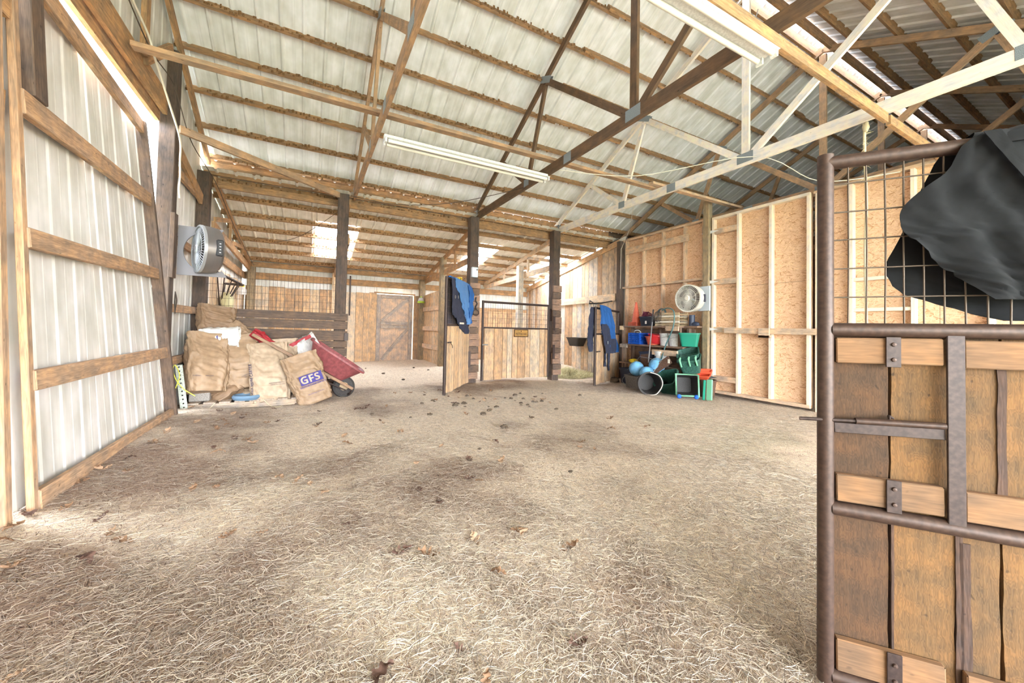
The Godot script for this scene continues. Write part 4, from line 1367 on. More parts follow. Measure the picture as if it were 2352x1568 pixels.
func build_sack_pile() -> void:
	# low pallet under the heap
	var pt := thing("pallet", "grey wooden pallet under the paper feed sacks", "pallet", Vector3(-0.7, 0, -5.95))
	for z in [-5.68, -5.95, -6.22]:
		block("runner", pt, M.pallet, Vector3(-1.24, 0.0, z - 0.02), Vector3(-0.08, 0.075, z + 0.02), 0.003)
	for i in 8:
		block("slat", pt, M.pallet, Vector3(-1.23 + i * 0.15, 0.076, -6.28), Vector3(-1.12 + i * 0.15, 0.094, -5.64), 0.003)
	# sacks
	var g := build_sack("brown feed sack printed with a purple logo, leaning on the wheelbarrow handle", Vector3(0.115, 0.01, -5.62), Vector3(-0.12, 0.635, -5.80), 0.40, 0.17, M.kraft, 4, 0.3, 0.15)
	var zf := 0.14
	var lg := mi("logo_panel", box_mesh(Vector3(0.27, 0.125, 0.003), 0, 0.001), M.ink, g, Transform3D(Basis(Vector3(0, 0, 1), 0.0), Vector3(0.03, 0.315, zf)), true)
	lg.set_meta("label", "purple logo panel")
	print_text(g, "GFS", 0.02, 0.315, 0.10, zf + 0.002, M.kraft_pale, 0.0, true)
	print_text(g, "GRIFFIN FARM SERVICE", 0.03, 0.232, 0.021, zf - 0.002, M.ink, 0.0, true)
	print_text(g, "PELLETED FEED 50 LBS NET", 0.03, 0.12, 0.012, zf - 0.006, M.ink, 0.0)
	var s3 := build_sack("tall pale sack with blue letters up its side seam", Vector3(-0.40, 0.03, -5.74), Vector3(-0.50, 0.78, -6.08), 0.42, 0.2, M.kraft_pale, 8, 0.25, 0.1)
	print_text(s3, "MINI-MUM CARTER", -0.20, 0.3, 0.035, 0.085, M.ink_dark, PI / 2 + 0.05, true)
	print_text(s3, "GUARANTEED ANALYSIS", 0.06, 0.22, 0.012, 0.128, M.ink_dark)
	print_text(s3, "CRUDE PROTEIN MIN", 0.07, 0.195, 0.012, 0.126, M.ink_dark)
	var s2 := build_sack("brown sack with a crumpled shoulder on top of the flattened sacks", Vector3(-0.70, 0.20, -5.93), Vector3(-0.86, 0.87, -6.13), 0.44, 0.22, M.kraft, 12, 0.4, 0.2)
	print_text(s2, "GUARANTEED ANALYSIS", 0.05, 0.16, 0.014, 0.138, M.ink_dark, 0.25)
	print_text(s2, "ALL STOCK FEED", 0.05, 0.135, 0.014, 0.136, M.ink_dark, 0.25)
	var s1 := build_sack("bulging brown sack beside the perforated steel strip", Vector3(-1.08, 0.20, -5.74), Vector3(-1.12, 0.90, -6.0), 0.40, 0.26, M.kraft, 16, 0.45, 0.25)
	print_text(s1, "GUARANTEED ANALYSIS", -0.07, 0.17, 0.014, 0.15, M.ink_dark)
	build_sack("small brown sack perched highest against the wire partition", Vector3(-1.12, 0.90, -6.34), Vector3(-1.10, 1.27, -6.42), 0.40, 0.14, M.kraft_dark, 20, 0.5, 0.3)
	build_sack("brown sack lying back against the partition planks", Vector3(-0.62, 0.62, -6.18), Vector3(-0.98, 0.98, -6.40), 0.30, 0.16, M.kraft, 24, 0.5)
	build_sack("flattened sack crumpled on the pallet edge between two standing sacks", Vector3(-0.84, 0.10, -5.83), Vector3(-1.06, 0.32, -6.05), 0.34, 0.14, M.kraft_dark, 28, 0.6)
	build_sack("flattened sack above the blue pan", Vector3(-0.62, 0.13, -5.90), Vector3(-0.68, 0.27, -6.18), 0.34, 0.10, M.kraft_pale, 32, 0.6)
	build_sack("brown sack tucked behind the tall pale sack", Vector3(-0.32, 0.20, -6.10), Vector3(-0.38, 0.82, -6.28), 0.42, 0.2, M.kraft_pale, 36, 0.4)
	build_sack("brown sack buried under the bulging sack", Vector3(-0.95, 0.30, -6.15), Vector3(-1.00, 0.80, -6.30), 0.5, 0.24, M.kraft_dark, 40, 0.6)
	var wb := build_sack("white printed bag slumped over the bulging sack", Vector3(-1.22, 0.84, -6.12), Vector3(-0.80, 0.86, -6.05), 0.22, 0.20, M.sack_white, 44, 0.5)
	print_text(wb, "FEED", 0.0, 0.12, 0.07, 0.115, M.ink, -PI / 2, true)
	var rb := build_sack("white and red bag lying in the wheelbarrow tub", Vector3(-0.20, 0.60, -6.32), Vector3(0.12, 0.78, -6.36), 0.30, 0.22, M.sack_white, 48, 0.6)
	var band := MB.new()
	band.grid(16, 4, func(u: float, v: float) -> Vector3: return Vector3(lerpf(-0.16, -0.11, v), lerpf(0.02, 0.32, u), 0.10 + 0.012 * sin(u * 9.0) - v * 0.0))
	band.grid(16, 4, func(u: float, v: float) -> Vector3: return Vector3(lerpf(-0.165, -0.16, v), lerpf(0.02, 0.32, u), 0.10 - v * 0.12))
	mi("red_band", band.mesh(), M.sack_red, rb, Transform3D(), true)
	var rw := build_sack("rolled red and white bag on the wheelbarrow handle", Vector3(-0.68, 0.92, -6.15), Vector3(-0.40, 0.72, -6.12), 0.10, 0.09, M.sack_red, 52, 0.6)
	rw.set_meta("group", "printed bags by the wheelbarrow")
	rb.set_meta("group", "printed bags by the wheelbarrow")

	# wheelbarrow tipped nose down behind the sacks
	var A := Vector3(-0.66, 0.90, -5.98)
	var B := Vector3(0.58, 0.125, -5.88)
	var ax := (B - A).normalized()
	var bx := Basis(ax, Vector3.ZERO, Vector3.ZERO)
	var zz := ax.cross(Vector3.UP).normalized()
	bx = Basis(ax, zz.cross(ax), zz)
	var w := thing("wheelbarrow", "red tub wheelbarrow tipped nose down against the plank partition", "wheelbarrow", A, bx)
	var L := A.distance_to(B)
	for o in [0.0, -0.40]:
		board("handle", w, M.handle_wood, Vector3(0, 0, o), Vector3(L, 0, o * 0.55 - 0.0), 0.038, 0.038, Vector3.UP, 0.006, true)
	mi("tub", tub_mesh(0.26, 0.18, 0.42, 0.30, 0.27, 0.5, 0.006), M.red_tub, w, Transform3D(Basis(Vector3(0, 0, 1), -0.06), Vector3(L * 0.70, 0.03, -0.2)), true)
	var wh := lathe("wheel", w, M.rubber, [Vector2(0.06, -0.03), Vector2(0.12, -0.04), Vector2(0.15, -0.025), Vector2(0.155, 0), Vector2(0.15, 0.025), Vector2(0.12, 0.04), Vector2(0.06, 0.03)], Transform3D(Basis(Vector3.RIGHT, 1.25), Vector3(L - 0.12, -0.045, -0.10)), 28, true)
	lathe("wheel_hub", wh, M.slat_cream, [Vector2(0, 0.02), Vector2(0.03, 0.025), Vector2(0.1, 0.012), Vector2(0.1, -0.012), Vector2(0.03, -0.025), Vector2(0, -0.02)], Transform3D(), 24, true)
	tube("nose_guard", w, M.pipe_dark, [Vector3(L - 0.01, -0.02, 0.01), Vector3(L + 0.0, -0.09, -0.02), Vector3(L - 0.05, -0.13, -0.1), Vector3(L + 0.0, -0.09, -0.2), Vector3(L - 0.01, -0.02, -0.22)], 0.011, 8, true)
	for o in [0.012, -0.3]:
		tube("strut", w, M.pipe_dark, [Vector3(L * 0.55, -0.02, o), Vector3(L * 0.62, -0.10, o), Vector3(L * 0.95, -0.06, o)], 0.010, 8, true)

	var cb := thing("concrete_block", "grey concrete block under the bulging sack", "block", Vector3(-1.19, 0.095, -5.86))
	block("body", cb, M.concrete, Vector3(-0.05, 0.0, -0.12), Vector3(0.15, 0.15, 0.1), 0.006, true)
	lathe("pan", tag_thing("blue_pan", "dusty blue rubber pan lying on the pallet", "pan", Vector3(-0.66, 0.095, -5.76)), mat(Color8(104, 132, 156), 0.6), [Vector2(0, 0.0), Vector2(0.15, 0.0), Vector2(0.165, 0.03), Vector2(0.15, 0.055), Vector2(0.13, 0.055), Vector2(0.12, 0.02), Vector2(0, 0.02)], Transform3D(), 30, true)
	# perforated steel strip leaning in the corner
	var pf := thing("perforated_strip", "perforated galvanised steel strip leaning beside the sliding door", "strip", Vector3(-1.235, 0.0, -5.58))
	var pb := MB.new()
	var dirv := (Vector3(-1.305, 0.55, -5.60) - Vector3(-1.225, 0.0, -5.56))
	var len := dirv.length()
	for i in 12:
		var y0 := len * i / 12.0
		var y1 := len * (i + 1) / 12.0
		var ym := (y0 + y1) / 2
		for seg in 16:
			var a0 := TAU * seg / 16
			var a1 := TAU * (seg + 1) / 16
			var sq := func(a: float) -> Vector3:
				var m := maxf(absf(cos(a)), absf(sin(a)))
				return Vector3(cos(a) / m * 0.032, ym + sin(a) / m * (y1 - y0) / 2, 0)
			var ci := func(a: float) -> Vector3: return Vector3(cos(a) * 0.008, ym + sin(a) * 0.008, 0)
			pb.quad(ci.call(a0), sq.call(a0), sq.call(a1), ci.call(a1))
			pb.quad(ci.call(a0) - Vector3(0, 0, .003), sq.call(a0) - Vector3(0, 0, .003), sq.call(a1) - Vector3(0, 0, .003), ci.call(a1) - Vector3(0, 0, .003))
	var pu := dirv.normalized()
	var px := pu.cross(Vector3(0.2, 0, 1)).normalized()
	mi("strip", pb.mesh(), M.perforated, pf, Transform3D(Basis(px, pu, px.cross(pu)), Vector3(-1.225, 0.0, -5.56)))
	var ty := thing("baling_twine", "yellow baling twine hanging by the perforated steel strip", "twine", Vector3(-1.3, 0.5, -5.5))
	tube("strand", ty, M.twine_yellow, curve([Vector3(-1.30, 0.30, -5.50), Vector3(-1.27, 0.44, -5.5), Vector3(-1.31, 0.56, -5.5), Vector3(-1.33, 0.50, -5.5), Vector3(-1.29, 0.38, -5.5), Vector3(-1.22, 0.28, -5.5), Vector3(-1.13, 0.20, -5.52)], 5), 0.005, 6)
	for q in [[-0.48, -5.55, 0.13, "pale twine end trailing below the tall pale sack"], [-0.95, -5.5, -0.1, "pale twine end trailing below the flattened sack"]]:
		var tw := thing("baling_twine", q[3], "twine", Vector3(q[0], 0.02, q[1]), Basis(), "twine ends by the pallet")
		tube("strand", tw, M.twine, curve([Vector3(q[0], 0.1, q[1] - 0.06), Vector3(q[0] + q[2] * 0.5, 0.04, q[1]), Vector3(q[0] + q[2], 0.015, q[1] + 0.05), Vector3(q[0] + q[2] * 1.6, 0.02, q[1] + 0.03)], 5), 0.003, 5)


func tag_thing(called: String, label: String, category: String, at: Vector3) -> Node3D:
	return thing(called, label, category, at)


func build_shelf_corner() -> void:
	# plank shelves against the strand board wall
	var sh := thing("plank_shelves", "rough plank shelves loaded with tubs and buckets", "shelves", Vector3(6.1, 0, -5.3))
	block("shelf_board", sh, M.shelf, Vector3(5.93, 1.12, -6.05), Vector3(6.28, 1.15, -4.60), 0.004)
	block("front_edge", sh, M.slat_cream, Vector3(5.915, 1.06, -6.06), Vector3(5.945, 1.15, -5.96), 0.003)
	block("front_edge", sh, M.stud, Vector3(5.91, 1.06, -4.86), Vector3(5.94, 1.145, -4.58), 0.003)
	block("shelf_board", sh, M.shelf, Vector3(5.93, 0.74, -6.02), Vector3(6.28, 0.775, -4.50), 0.004)
	block("front_edge", sh, M.pallet, Vector3(5.91, 0.69, -6.04), Vector3(5.945, 0.765, -5.84), 0.003)
	block("front_edge", sh, M.stud, Vector3(5.80, 0.60, -5.08), Vector3(5.84, 0.70, -4.52), 0.003)
	block("shelf_board", sh, M.shelf, Vector3(5.86, 0.36, -6.0), Vector3(6.28, 0.39, -4.5), 0.004)
	for z in [-6.0, -5.28, -4.62]:
		block("upright", sh, M.shelf, Vector3(6.2, -0.06, z), Vector3(6.27, 1.12, z + 0.05), 0.004)
	for z in [-6.02, -4.62]:
		block("upright", sh, M.shelf, Vector3(5.95, -0.06, z), Vector3(6.0, 1.12, z + 0.05), 0.004)
	block("back_board", sh, M.shelf, Vector3(6.27, 0.0, -6.0), Vector3(6.29, 1.1, -4.5), 0.003)
	# stack of traffic cones
	for i in 5:
		var c := thing("traffic_cone", ["lowest orange traffic cone of the nested stack", "second orange traffic cone up in the nested stack", "middle orange traffic cone of the nested stack", "orange traffic cone just under the top one", "topmost orange traffic cone of the nested stack"][i], "cone", Vector3(6.05, 1.151 + i * 0.017, -5.72), Basis(), "nested traffic cones on the top shelf")
		lathe("cone", c, M.orange_worn, [Vector2(0.09, 0.008), Vector2(0.02, 0.43), Vector2(0.012, 0.435), Vector2(0.012, 0.43), Vector2(0.08, 0.0)], Transform3D(), 24, true)
		mi("base", box_mesh(Vector3(0.23, 0.011, 0.23), 0, 0.003), M.orange_worn, c, Transform3D(Basis(), Vector3(0, 0.006, 0)), true)
	# black tote with basket
	var t := thing("tote", "black plastic tote with odds and ends on the top shelf", "tote", Vector3(6.06, 1.151, -5.36))
	mi("tub", tub_mesh(0.12, 0.145, 0.15, 0.175, 0.19, 0.3), M.black, t, Transform3D(), true)
	mi("worn_mark", box_mesh(Vector3(0.003, 0.06, 0.04), 0), M.slat_white, t, Transform3D(Basis(), Vector3(-0.14, 0.07, 0.02)), true)
	var bk := thing("plastic_basket", "small maroon slotted basket tilted in the black tote", "basket", Vector3(6.06, 1.33, -5.44), Basis(Vector3(1, 0, 0), 0.5))
	var bb := MB.new()
	for q in [0.0, 0.03, 0.06, 0.09, 0.12]:
		for s: float in [-1.0, 1.0]:
			bb.box(Transform3D(Basis(), Vector3(s * 0.07, 0.04, -0.06 + q)), Vector3(0.006, 0.09, 0.012))
	for s: float in [-1.0, 1.0]:
		bb.box(Transform3D(Basis(), Vector3(0, 0.04, s * 0.075)), Vector3(0.14, 0.09, 0.006))
	bb.box(Transform3D(Basis(), Vector3(0, -0.005, 0)), Vector3(0.15, 0.006, 0.16))
	bb.box(Transform3D(Basis(), Vector3(-0.07, 0.085, 0)), Vector3(0.01, 0.012, 0.17))
	bb.box(Transform3D(Basis(), Vector3(0.07, 0.085, 0)), Vector3(0.01, 0.012, 0.17))
	mi("slotted_shell", bb.mesh(), M.maroon, bk, Transform3D(), true)
	for q in [[6.0, 1.30, -5.30, 0.05, "largest crumpled pale rag in the black tote"], [6.08, 1.31, -5.26, 0.045, "pale rag at the tray side of the black tote"], [6.02, 1.29, -5.38, 0.04, "small pale rag under the maroon basket"]]:
		var rg := thing("rag_bundle", q[4], "rag", Vector3(q[0], q[1], q[2]), Basis(), "rags in the black tote")
		mi("cloth", lumpy(q[3], 3, 0.35), M.slat_white, rg, Transform3D(), true)
	# stacked slatted trays
	for i in 5:
		var y := 1.152 + i * 0.052
		var tr := thing("slatted_tray", ["lowest cream slatted tray of the stack on the shelf", "second cream slatted tray up in the stack", "middle cream slatted tray of the stack", "cream slatted tray just under the top one", "topmost cream slatted tray under the hose"][i], "tray", Vector3(6.08, y, -4.87), Basis(), "slatted trays stacked on the top shelf")
		for q in [[-0.13, -0.11], [0.11, 0.13]]:
			block("long_rail", tr, M.slat_white if i % 2 else M.slat_cream, Vector3(q[0], 0.012, -0.27), Vector3(q[1], 0.044, 0.27), 0.002, true)
		for k in 4:
			block("slat", tr, M.slat_cream, Vector3(-0.14, 0.0, -0.27 + k * 0.165), Vector3(0.14, 0.011, -0.22 + k * 0.165), 0.002, true)
	# garden hose over the trays
	var hs := thing("garden_hose", "teal hose coiled on the trays and hanging down the shelf", "hose", Vector3(5.95, 1.3, -4.9))
	var coil := []
	for i in 46:
		var a := TAU * i / 15.0
		coil.append(Vector3(5.99 + 0.01 * (i / 15), 1.41 + 0.075 * sin(a), -5.02 + 0.085 * cos(a)))
	tube("coil", hs, M.hose_dark, coil, 0.011, 7)
	tube("loop", hs, M.hose, curve([Vector3(5.98, 1.45, -5.0), Vector3(5.96, 1.49, -4.88), Vector3(5.93, 1.46, -4.73), Vector3(5.90, 1.36, -4.66), Vector3(5.88, 1.15, -4.66), Vector3(5.86, 0.95, -4.73), Vector3(5.84, 0.78, -4.80), Vector3(5.80, 0.62, -4.82), Vector3(5.78, 0.45, -4.88)], 6), 0.011, 7)
	var bridle := thing("leather_straps", "tangle of dark straps draped over the slatted trays", "straps", Vector3(5.95, 1.4, -5.1))
	for i in 5:
		tube("strap", bridle, M.cord_dark, curve([Vector3(6.0, 1.42, -5.16 + i * 0.03), Vector3(5.93, 1.40 + 0.02 * (i % 2), -5.12 + i * 0.035), Vector3(5.92, 1.30 - 0.03 * (i % 3), -5.14 + i * 0.04), Vector3(5.925, 1.24, -5.10 + i * 0.02)], 5), 0.007, 6)
	# middle shelf
	var mc := thing("milk_crate", "blue plastic milk crate on the middle shelf", "crate", Vector3(6.05, 0.776, -5.62))
	crate_parts(mc, 0.30, 0.23, M.blue_plastic)
	var cd := thing("cord_coil", "white cord coil lying in the blue crate", "cord", Vector3(6.05, 1.0, -5.62))
	tube("cord", cd, M.cord_white, curve([Vector3(6.0, 1.01, -5.72), Vector3(5.96, 1.05, -5.66), Vector3(5.98, 1.06, -5.58), Vector3(6.0, 1.02, -5.54), Vector3(6.05, 1.01, -5.6), Vector3(6.06, 1.01, -5.7)], 5), 0.008, 6)
	for i in 2:
		var rt := thing("feed_tub", ["orange red feed tub with a shelf of rims", "bright red feed tub nested tilted in the orange one"][i], "tub", Vector3(6.04, 0.776 + i * 0.035, -5.24 + i * 0.06))
		lathe("tub", rt, M.red_plastic if i else M.orange_worn, bucket_profile(0.115, 0.165, 0.17), Transform3D(Basis(Vector3.RIGHT, 0.12 * i), Vector3.ZERO), 28, true)
	for i in 2:
		var wbk := thing("pail", ["narrow white plastic pail on the middle shelf", "wide white plastic pail beside the green tote"][i], "pail", Vector3(6.03, 0.776, [-4.95, -4.72][i]))
		lathe("bucket", wbk, M.white_plastic, bucket_profile(0.095 + i * 0.015, 0.11 + i * 0.017, 0.235), Transform3D(), 28, true)
		tube("bail", wbk, M.steel, curve([Vector3(-0.02, 0.2, 0.125), Vector3(-0.11, 0.17, 0.08), Vector3(-0.135, 0.15, 0), Vector3(-0.11, 0.17, -0.08), Vector3(-0.02, 0.2, -0.125)], 5), 0.003, 5, true)
	var gt := thing("tote", "bright green square tote on the shelf end", "tote", Vector3(5.98, 0.79, -4.40), Basis(Vector3.UP, 0.6))
	mi("tub", tub_mesh(0.13, 0.13, 0.17, 0.17, 0.24, 0.28), M.green_plastic, gt, Transform3D(), true)
	# lower level
	var dk := thing("bin", "dark grey bin under the middle shelf", "bin", Vector3(6.02, 0.392, -5.30))
	mi("tub", tub_mesh(0.12, 0.16, 0.15, 0.19, 0.24, 0.3), M.navy_plastic, dk, Transform3D(), true)
	var pw := thing("pail", "white printed pail under the middle shelf", "pail", Vector3(5.92, 0.392, -4.94))
	lathe("bucket", pw, M.white_plastic, bucket_profile(0.12, 0.14, 0.28), Transform3D(), 28, true)
	for i in 3:
		lathe("printed_dot", pw, M.navy_plastic, [Vector2(0, 0.002), Vector2(0.022, 0.0)], Transform3D(Basis(Vector3(0, 0, 1), PI / 2), Vector3(-0.132, 0.08 + i * 0.045, -0.05)), 12, true)
	var yr := thing("rope_coil", "yellow rope coil on the lowest shelf", "rope", Vector3(5.93, 0.40, -5.66))
	for i in 4:
		var ring := []
		for k in 20:
			var a := TAU * k / 20
			ring.append(Vector3(5.93 + (0.07 + i * 0.008) * cos(a), 0.405 + i * 0.014 + 0.01 * sin(a * 2 + i), -5.66 + (0.10 - i * 0.007) * sin(a)))
		tube("turn", yr, M.yellow, ring, 0.009, 6, false, true)
	var st := thing("bin", "dark blue bin on the floor under the rope coil", "bin", Vector3(5.92, -0.06, -5.68))
	mi("tub", tub_mesh(0.16, 0.18, 0.19, 0.21, 0.33, 0.3), M.navy_plastic, st, Transform3D(), true)
	lathe("screw_cap", st, M.white_plastic, [Vector2(0, 0.04), Vector2(0.03, 0.04), Vector2(0.035, 0.0)], Transform3D(Basis(Vector3.RIGHT, PI / 2), Vector3(-0.15, 0.28, 0.2)), 14, true)
	tube("bail", st, M.steel, curve([Vector3(-0.2, 0.26, 0.16), Vector3(-0.3, 0.2, 0.1), Vector3(-0.34, 0.1, 0.06), Vector3(-0.3, 0.03, 0.12), Vector3(-0.22, 0.0, 0.2)], 6), 0.006, 6, true)
	# broom handle leaning
	var br := thing("broom", "broom with a pale metal handle leaning on the shelves", "broom", Vector3(5.58, 0.4, -5.0))
	tube("handle", br, M.steel, [Vector3(5.60, 0.46, -4.98), Vector3(5.83, 1.22, -5.10)], 0.011, 8)
	tube("grip", br, M.black, [Vector3(5.83, 1.22, -5.10), Vector3(5.90, 1.47, -5.14)], 0.013, 8)
	# long trough with balls
	var tg := thing("feed_trough", "long dark plastic trough holding the blue balls", "trough", Vector3(5.52, -0.05, -5.06), Basis(Vector3.UP, -0.12))
	mi("tub", tub_mesh(0.15, 0.29, 0.17, 0.32, 0.25, 0.25), M.grey_tub, tg, Transform3D(), true)
	for q in [[5.47, 0.335, -5.14, 0.138, "first"], [5.42, 0.275, -4.85, 0.128, ""], [5.62, 0.42, -4.80, 0.142, "rear"]]:
		var bl := SphereMesh.new()
		bl.radius = q[3]
		bl.height = q[3] * 2
		bl.radial_segments = 40
		bl.rings = 20
		var lb := "large sky blue ball resting in the dark trough" if q[4] == "first" else ("dusty blue ball behind the wire handle" if q[4] == "rear" else "pale blue ball wedged beside the brown board")
		var o := thing("play_ball", lb, "ball", Vector3(q[0], q[1] - q[3], q[2]), Basis(), "blue play balls")
		mi("ball", bl, M.ball, o, Transform3D(Basis(), Vector3(0, q[3], 0)), true)
		mi("valve", box_mesh(Vector3(0.012, 0.012, 0.004), 0), M.white_plastic, o, Transform3D(Basis(), Vector3(0, q[3], q[3])), true)
	var wf := thing("wire_handle", "thin wire bail frame arching over the balls", "wire", Vector3(5.5, 0.3, -5.0))
	tube("wire", wf, M.steel, [Vector3(5.40, 0.30, -5.30), Vector3(5.55, 0.56, -5.14), Vector3(5.50, 0.53, -4.60), Vector3(5.42, 0.30, -4.72)], 0.004, 6)
	var bd := thing("scrap_board", "dark brown scrap board leaning over the trough", "board", Vector3(5.35, 0.2, -4.6))
	board("panel", bd, M.brown_board, Vector3(5.47, 0.26, -4.86), Vector3(5.60, 0.56, -4.50), 0.16, 0.02, Vector3(0.2, 0.4, 0.9), 0.003)
	mi("paper_tag", box_mesh(Vector3(0.004, 0.07, 0.04), 0), M.slat_white, bd, Transform3D(Basis(), Vector3(5.53, 0.53, -4.47)))
	var bd2 := thing("scrap_board", "thin grey board standing behind the first ball", "board", Vector3(5.7, 0.3, -5.2))
	board("panel", bd2, M.brown_board, Vector3(5.72, 0.15, -5.12), Vector3(5.72, 0.60, -5.18), 0.2, 0.015, Vector3(0, 0, 1), 0.003)
	# rubber bucket on its side
	var rb := thing("rubber_bucket", "grey rubber bucket lying on its side, mouth outwards", "bucket", Vector3(5.19, 0.14, -4.62), Basis(Vector3(0.35, 0, 0.94).cross(Vector3.UP).normalized(), PI / 2 - 0.12) )
	var bprof := [Vector2(0, -0.30), Vector2(0.15, -0.30), Vector2(0.185, 0.0), Vector2(0.205, 0.0), Vector2(0.205, 0.02), Vector2(0.18, 0.02), Vector2(0.14, -0.28), Vector2(0, -0.28)]
	rb.transform = Transform3D(Basis(Vector3.UP.cross(Vector3(-0.55, 0.05, 0.83)).normalized(), Vector3(-0.55, 0.05, 0.83).normalized(), Vector3.ZERO), Vector3(5.13, 0.155, -4.52))
	rb.basis.z = rb.basis.x.cross(rb.basis.y)
	lathe("shell", rb, M.rubber, bprof, Transform3D(), 32, true)
	tube("bail", rb, M.slat_white, curve([Vector3(0.0, 0.02, 0.19), Vector3(0.10, 0.05, 0.16), Vector3(0.19, 0.06, 0.0), Vector3(0.14, 0.05, -0.14), Vector3(0.0, 0.02, -0.19)], 6), 0.007, 6, true)
	# green bins
	var g1 := thing("bin", "dark green bin lying tilted behind the rubber bucket", "bin", Vector3(5.74, 0.0, -4.52), Basis(Vector3(0, 0, 1), 0.75) * Basis(Vector3.UP, 0.3))
	mi("tub", tub_mesh(0.14, 0.15, 0.18, 0.19, 0.34, 0.3), M.green_dark, g1, Transform3D(), true)
	var g2 := thing("bin", "dark green bin with pale hooks hanging off the shelf end", "bin", Vector3(5.92, 0.36, -4.30), Basis(Vector3(0, 0, 1), 0.35) * Basis(Vector3.UP, 0.5))
	mi("tub", tub_mesh(0.13, 0.14, 0.17, 0.18, 0.26, 0.3), M.green_dark, g2, Transform3D(), true)
	for q in [-0.12, 0.02, 0.13]:
		tube("hook", g2, M.green_pale, [Vector3(-0.10, 0.3, q), Vector3(-0.17, 0.30, q), Vector3(-0.19, 0.27, q), Vector3(-0.17, 0.16, q)], 0.014, 7, true)
	var g2b := thing("bin", "dark green bin nested above the hooked bin", "bin", Vector3(5.98, 0.50, -4.36), Basis(Vector3(0, 0, 1), 0.5) * Basis(Vector3.UP, 0.6))
	mi("tub", tub_mesh(0.13, 0.14, 0.17, 0.18, 0.22, 0.3), M.green_dark, g2b, Transform3D(), true)
	var gy := Vector3(-0.62, 0.12, 0.77).normalized()
	var gx := Vector3.UP.cross(gy).normalized()
	var g3 := thing("bin", "pale green square bin tipped on its side, mouth outwards", "bin", Vector3(5.58, 0.155, -4.22), Basis(gx, gy, gx.cross(gy)))
	mi("tub", tub_mesh(0.13, 0.13, 0.17, 0.17, 0.26, 0.25), M.rubber, g3, Transform3D(), true)
	mi("rim", rim_mesh(0.172, 0.172, 0.26), M.green_pale, g3, Transform3D(), true)
	for q in [-0.13, 0.13]:
		mi("corner_foot", lumpy(0.035, 7, 0.1), M.blue_plastic, g3, Transform3D(Basis(), Vector3(q, 0.27, 0.185)), true)
	var pc := thing("drain_pipe_piece", "short mint green plastic channel leaning on the tipped bin", "channel", Vector3(5.72, -0.05, -3.88))
	board("channel", pc, M.green_pale, Vector3(5.72, -0.05, -3.84), Vector3(5.82, 0.27, -3.90), 0.09, 0.03, Vector3(0, 0, 1), 0.004)
	board("channel_side", pc, M.green_plastic, Vector3(5.66, -0.05, -3.90), Vector3(5.76, 0.26, -3.95), 0.02, 0.05, Vector3(0, 0, 1), 0.004)
	var bkt := thing("tub", "dark brown tub under the orange guard", "tub", Vector3(6.05, -0.06, -4.10))
	lathe("shell", bkt, M.brown_board, bucket_profile(0.11, 0.14, 0.3), Transform3D(), 28, true)
	var og := thing("orange_guard", "bright orange plastic guard lying on the brown tub", "guard", Vector3(5.98, 0.27, -4.12), Basis(Vector3(0.3, 0, 1).normalized(), 0.5) * Basis(Vector3.UP, 0.4))
	mi("shell", tub_mesh(0.07, 0.08, 0.12, 0.13, 0.1, 0.3), M.orange, og, Transform3D(), true)
	block("handle", og, M.orange, Vector3(-0.02, 0.09, -0.13), Vector3(0.02, 0.11, 0.13), 0.003, true)
	var bt := thing("rubber_boot", "dark rubber boot on the ledge beside the trays", "boot", Vector3(6.18, 1.16, -4.50))
	lathe("shaft", bt, M.navy_plastic, [Vector2(0.05, 0.0), Vector2(0.052, 0.2), Vector2(0.045, 0.2), Vector2(0.043, 0.02)], Transform3D(), 18, true)
	mi("foot", lumpy(0.055, 12, 0.15), M.navy_plastic, bt, Transform3D(Basis().scaled(Vector3(1, 0.8, 1.5)), Vector3(0, 0.03, 0.07)), true)
	block("ledge", bt, M.shelf, Vector3(-0.08, -0.035, -0.12), Vector3(0.1, -0.003, 0.16), 0.002, true)
	var mud := thing("mud_clod", "dark clod lying by the open gate foot", "clod", Vector3(5.72, -0.05, -5.98))
	mi("clod", lumpy(0.10, 21, 0.4), M.dung, mud, Transform3D(Basis().scaled(Vector3(1, 0.7, 1)), Vector3(0, 0.04, 0)), true)


func rim_mesh(hx: float, hz: float, y: float) -> ArrayMesh:
	var b := MB.new()
	b.tube([Vector3(-hx, y, -hz), Vector3(hx, y, -hz), Vector3(hx, y, hz), Vector3(-hx, y, hz)], 0.014, 8, true)
	return b.mesh()


func crate_parts(t: Node3D, w: float, h: float, m: Material) -> void:
	var e := w / 2
	for s in [[Vector3(0, 0, 1), Vector3(1, 0, 0)], [Vector3(0, 0, -1), Vector3(1, 0, 0)], [Vector3(1, 0, 0), Vector3(0, 0, 1)], [Vector3(-1, 0, 0), Vector3(0, 0, 1)]]:
		var b := MB.new()
		var nn: Vector3 = s[0]
		var a: Vector3 = s[1]
		var basis := Basis(a, Vector3.UP, a.cross(Vector3.UP))
		for y in [0.012, 0.05, 0.09, 0.13, 0.17, h - 0.015]:
			b.box(Transform3D(basis, nn * e + Vector3.UP * y), Vector3(w, 0.022 if y < 0.16 else 0.03, 0.008))
		for k in 7:
			b.box(Transform3D(basis, nn * e + a * (-e + w * k / 6.0) + Vector3.UP * h * 0.5), Vector3(0.02, h, 0.008))
		mi("side", b.mesh(), m, t, Transform3D(), true)
	mi("bottom", box_mesh(Vector3(w, 0.008, w), 0), m, t, Transform3D(Basis(), Vector3(0, 0.004, 0)), true)


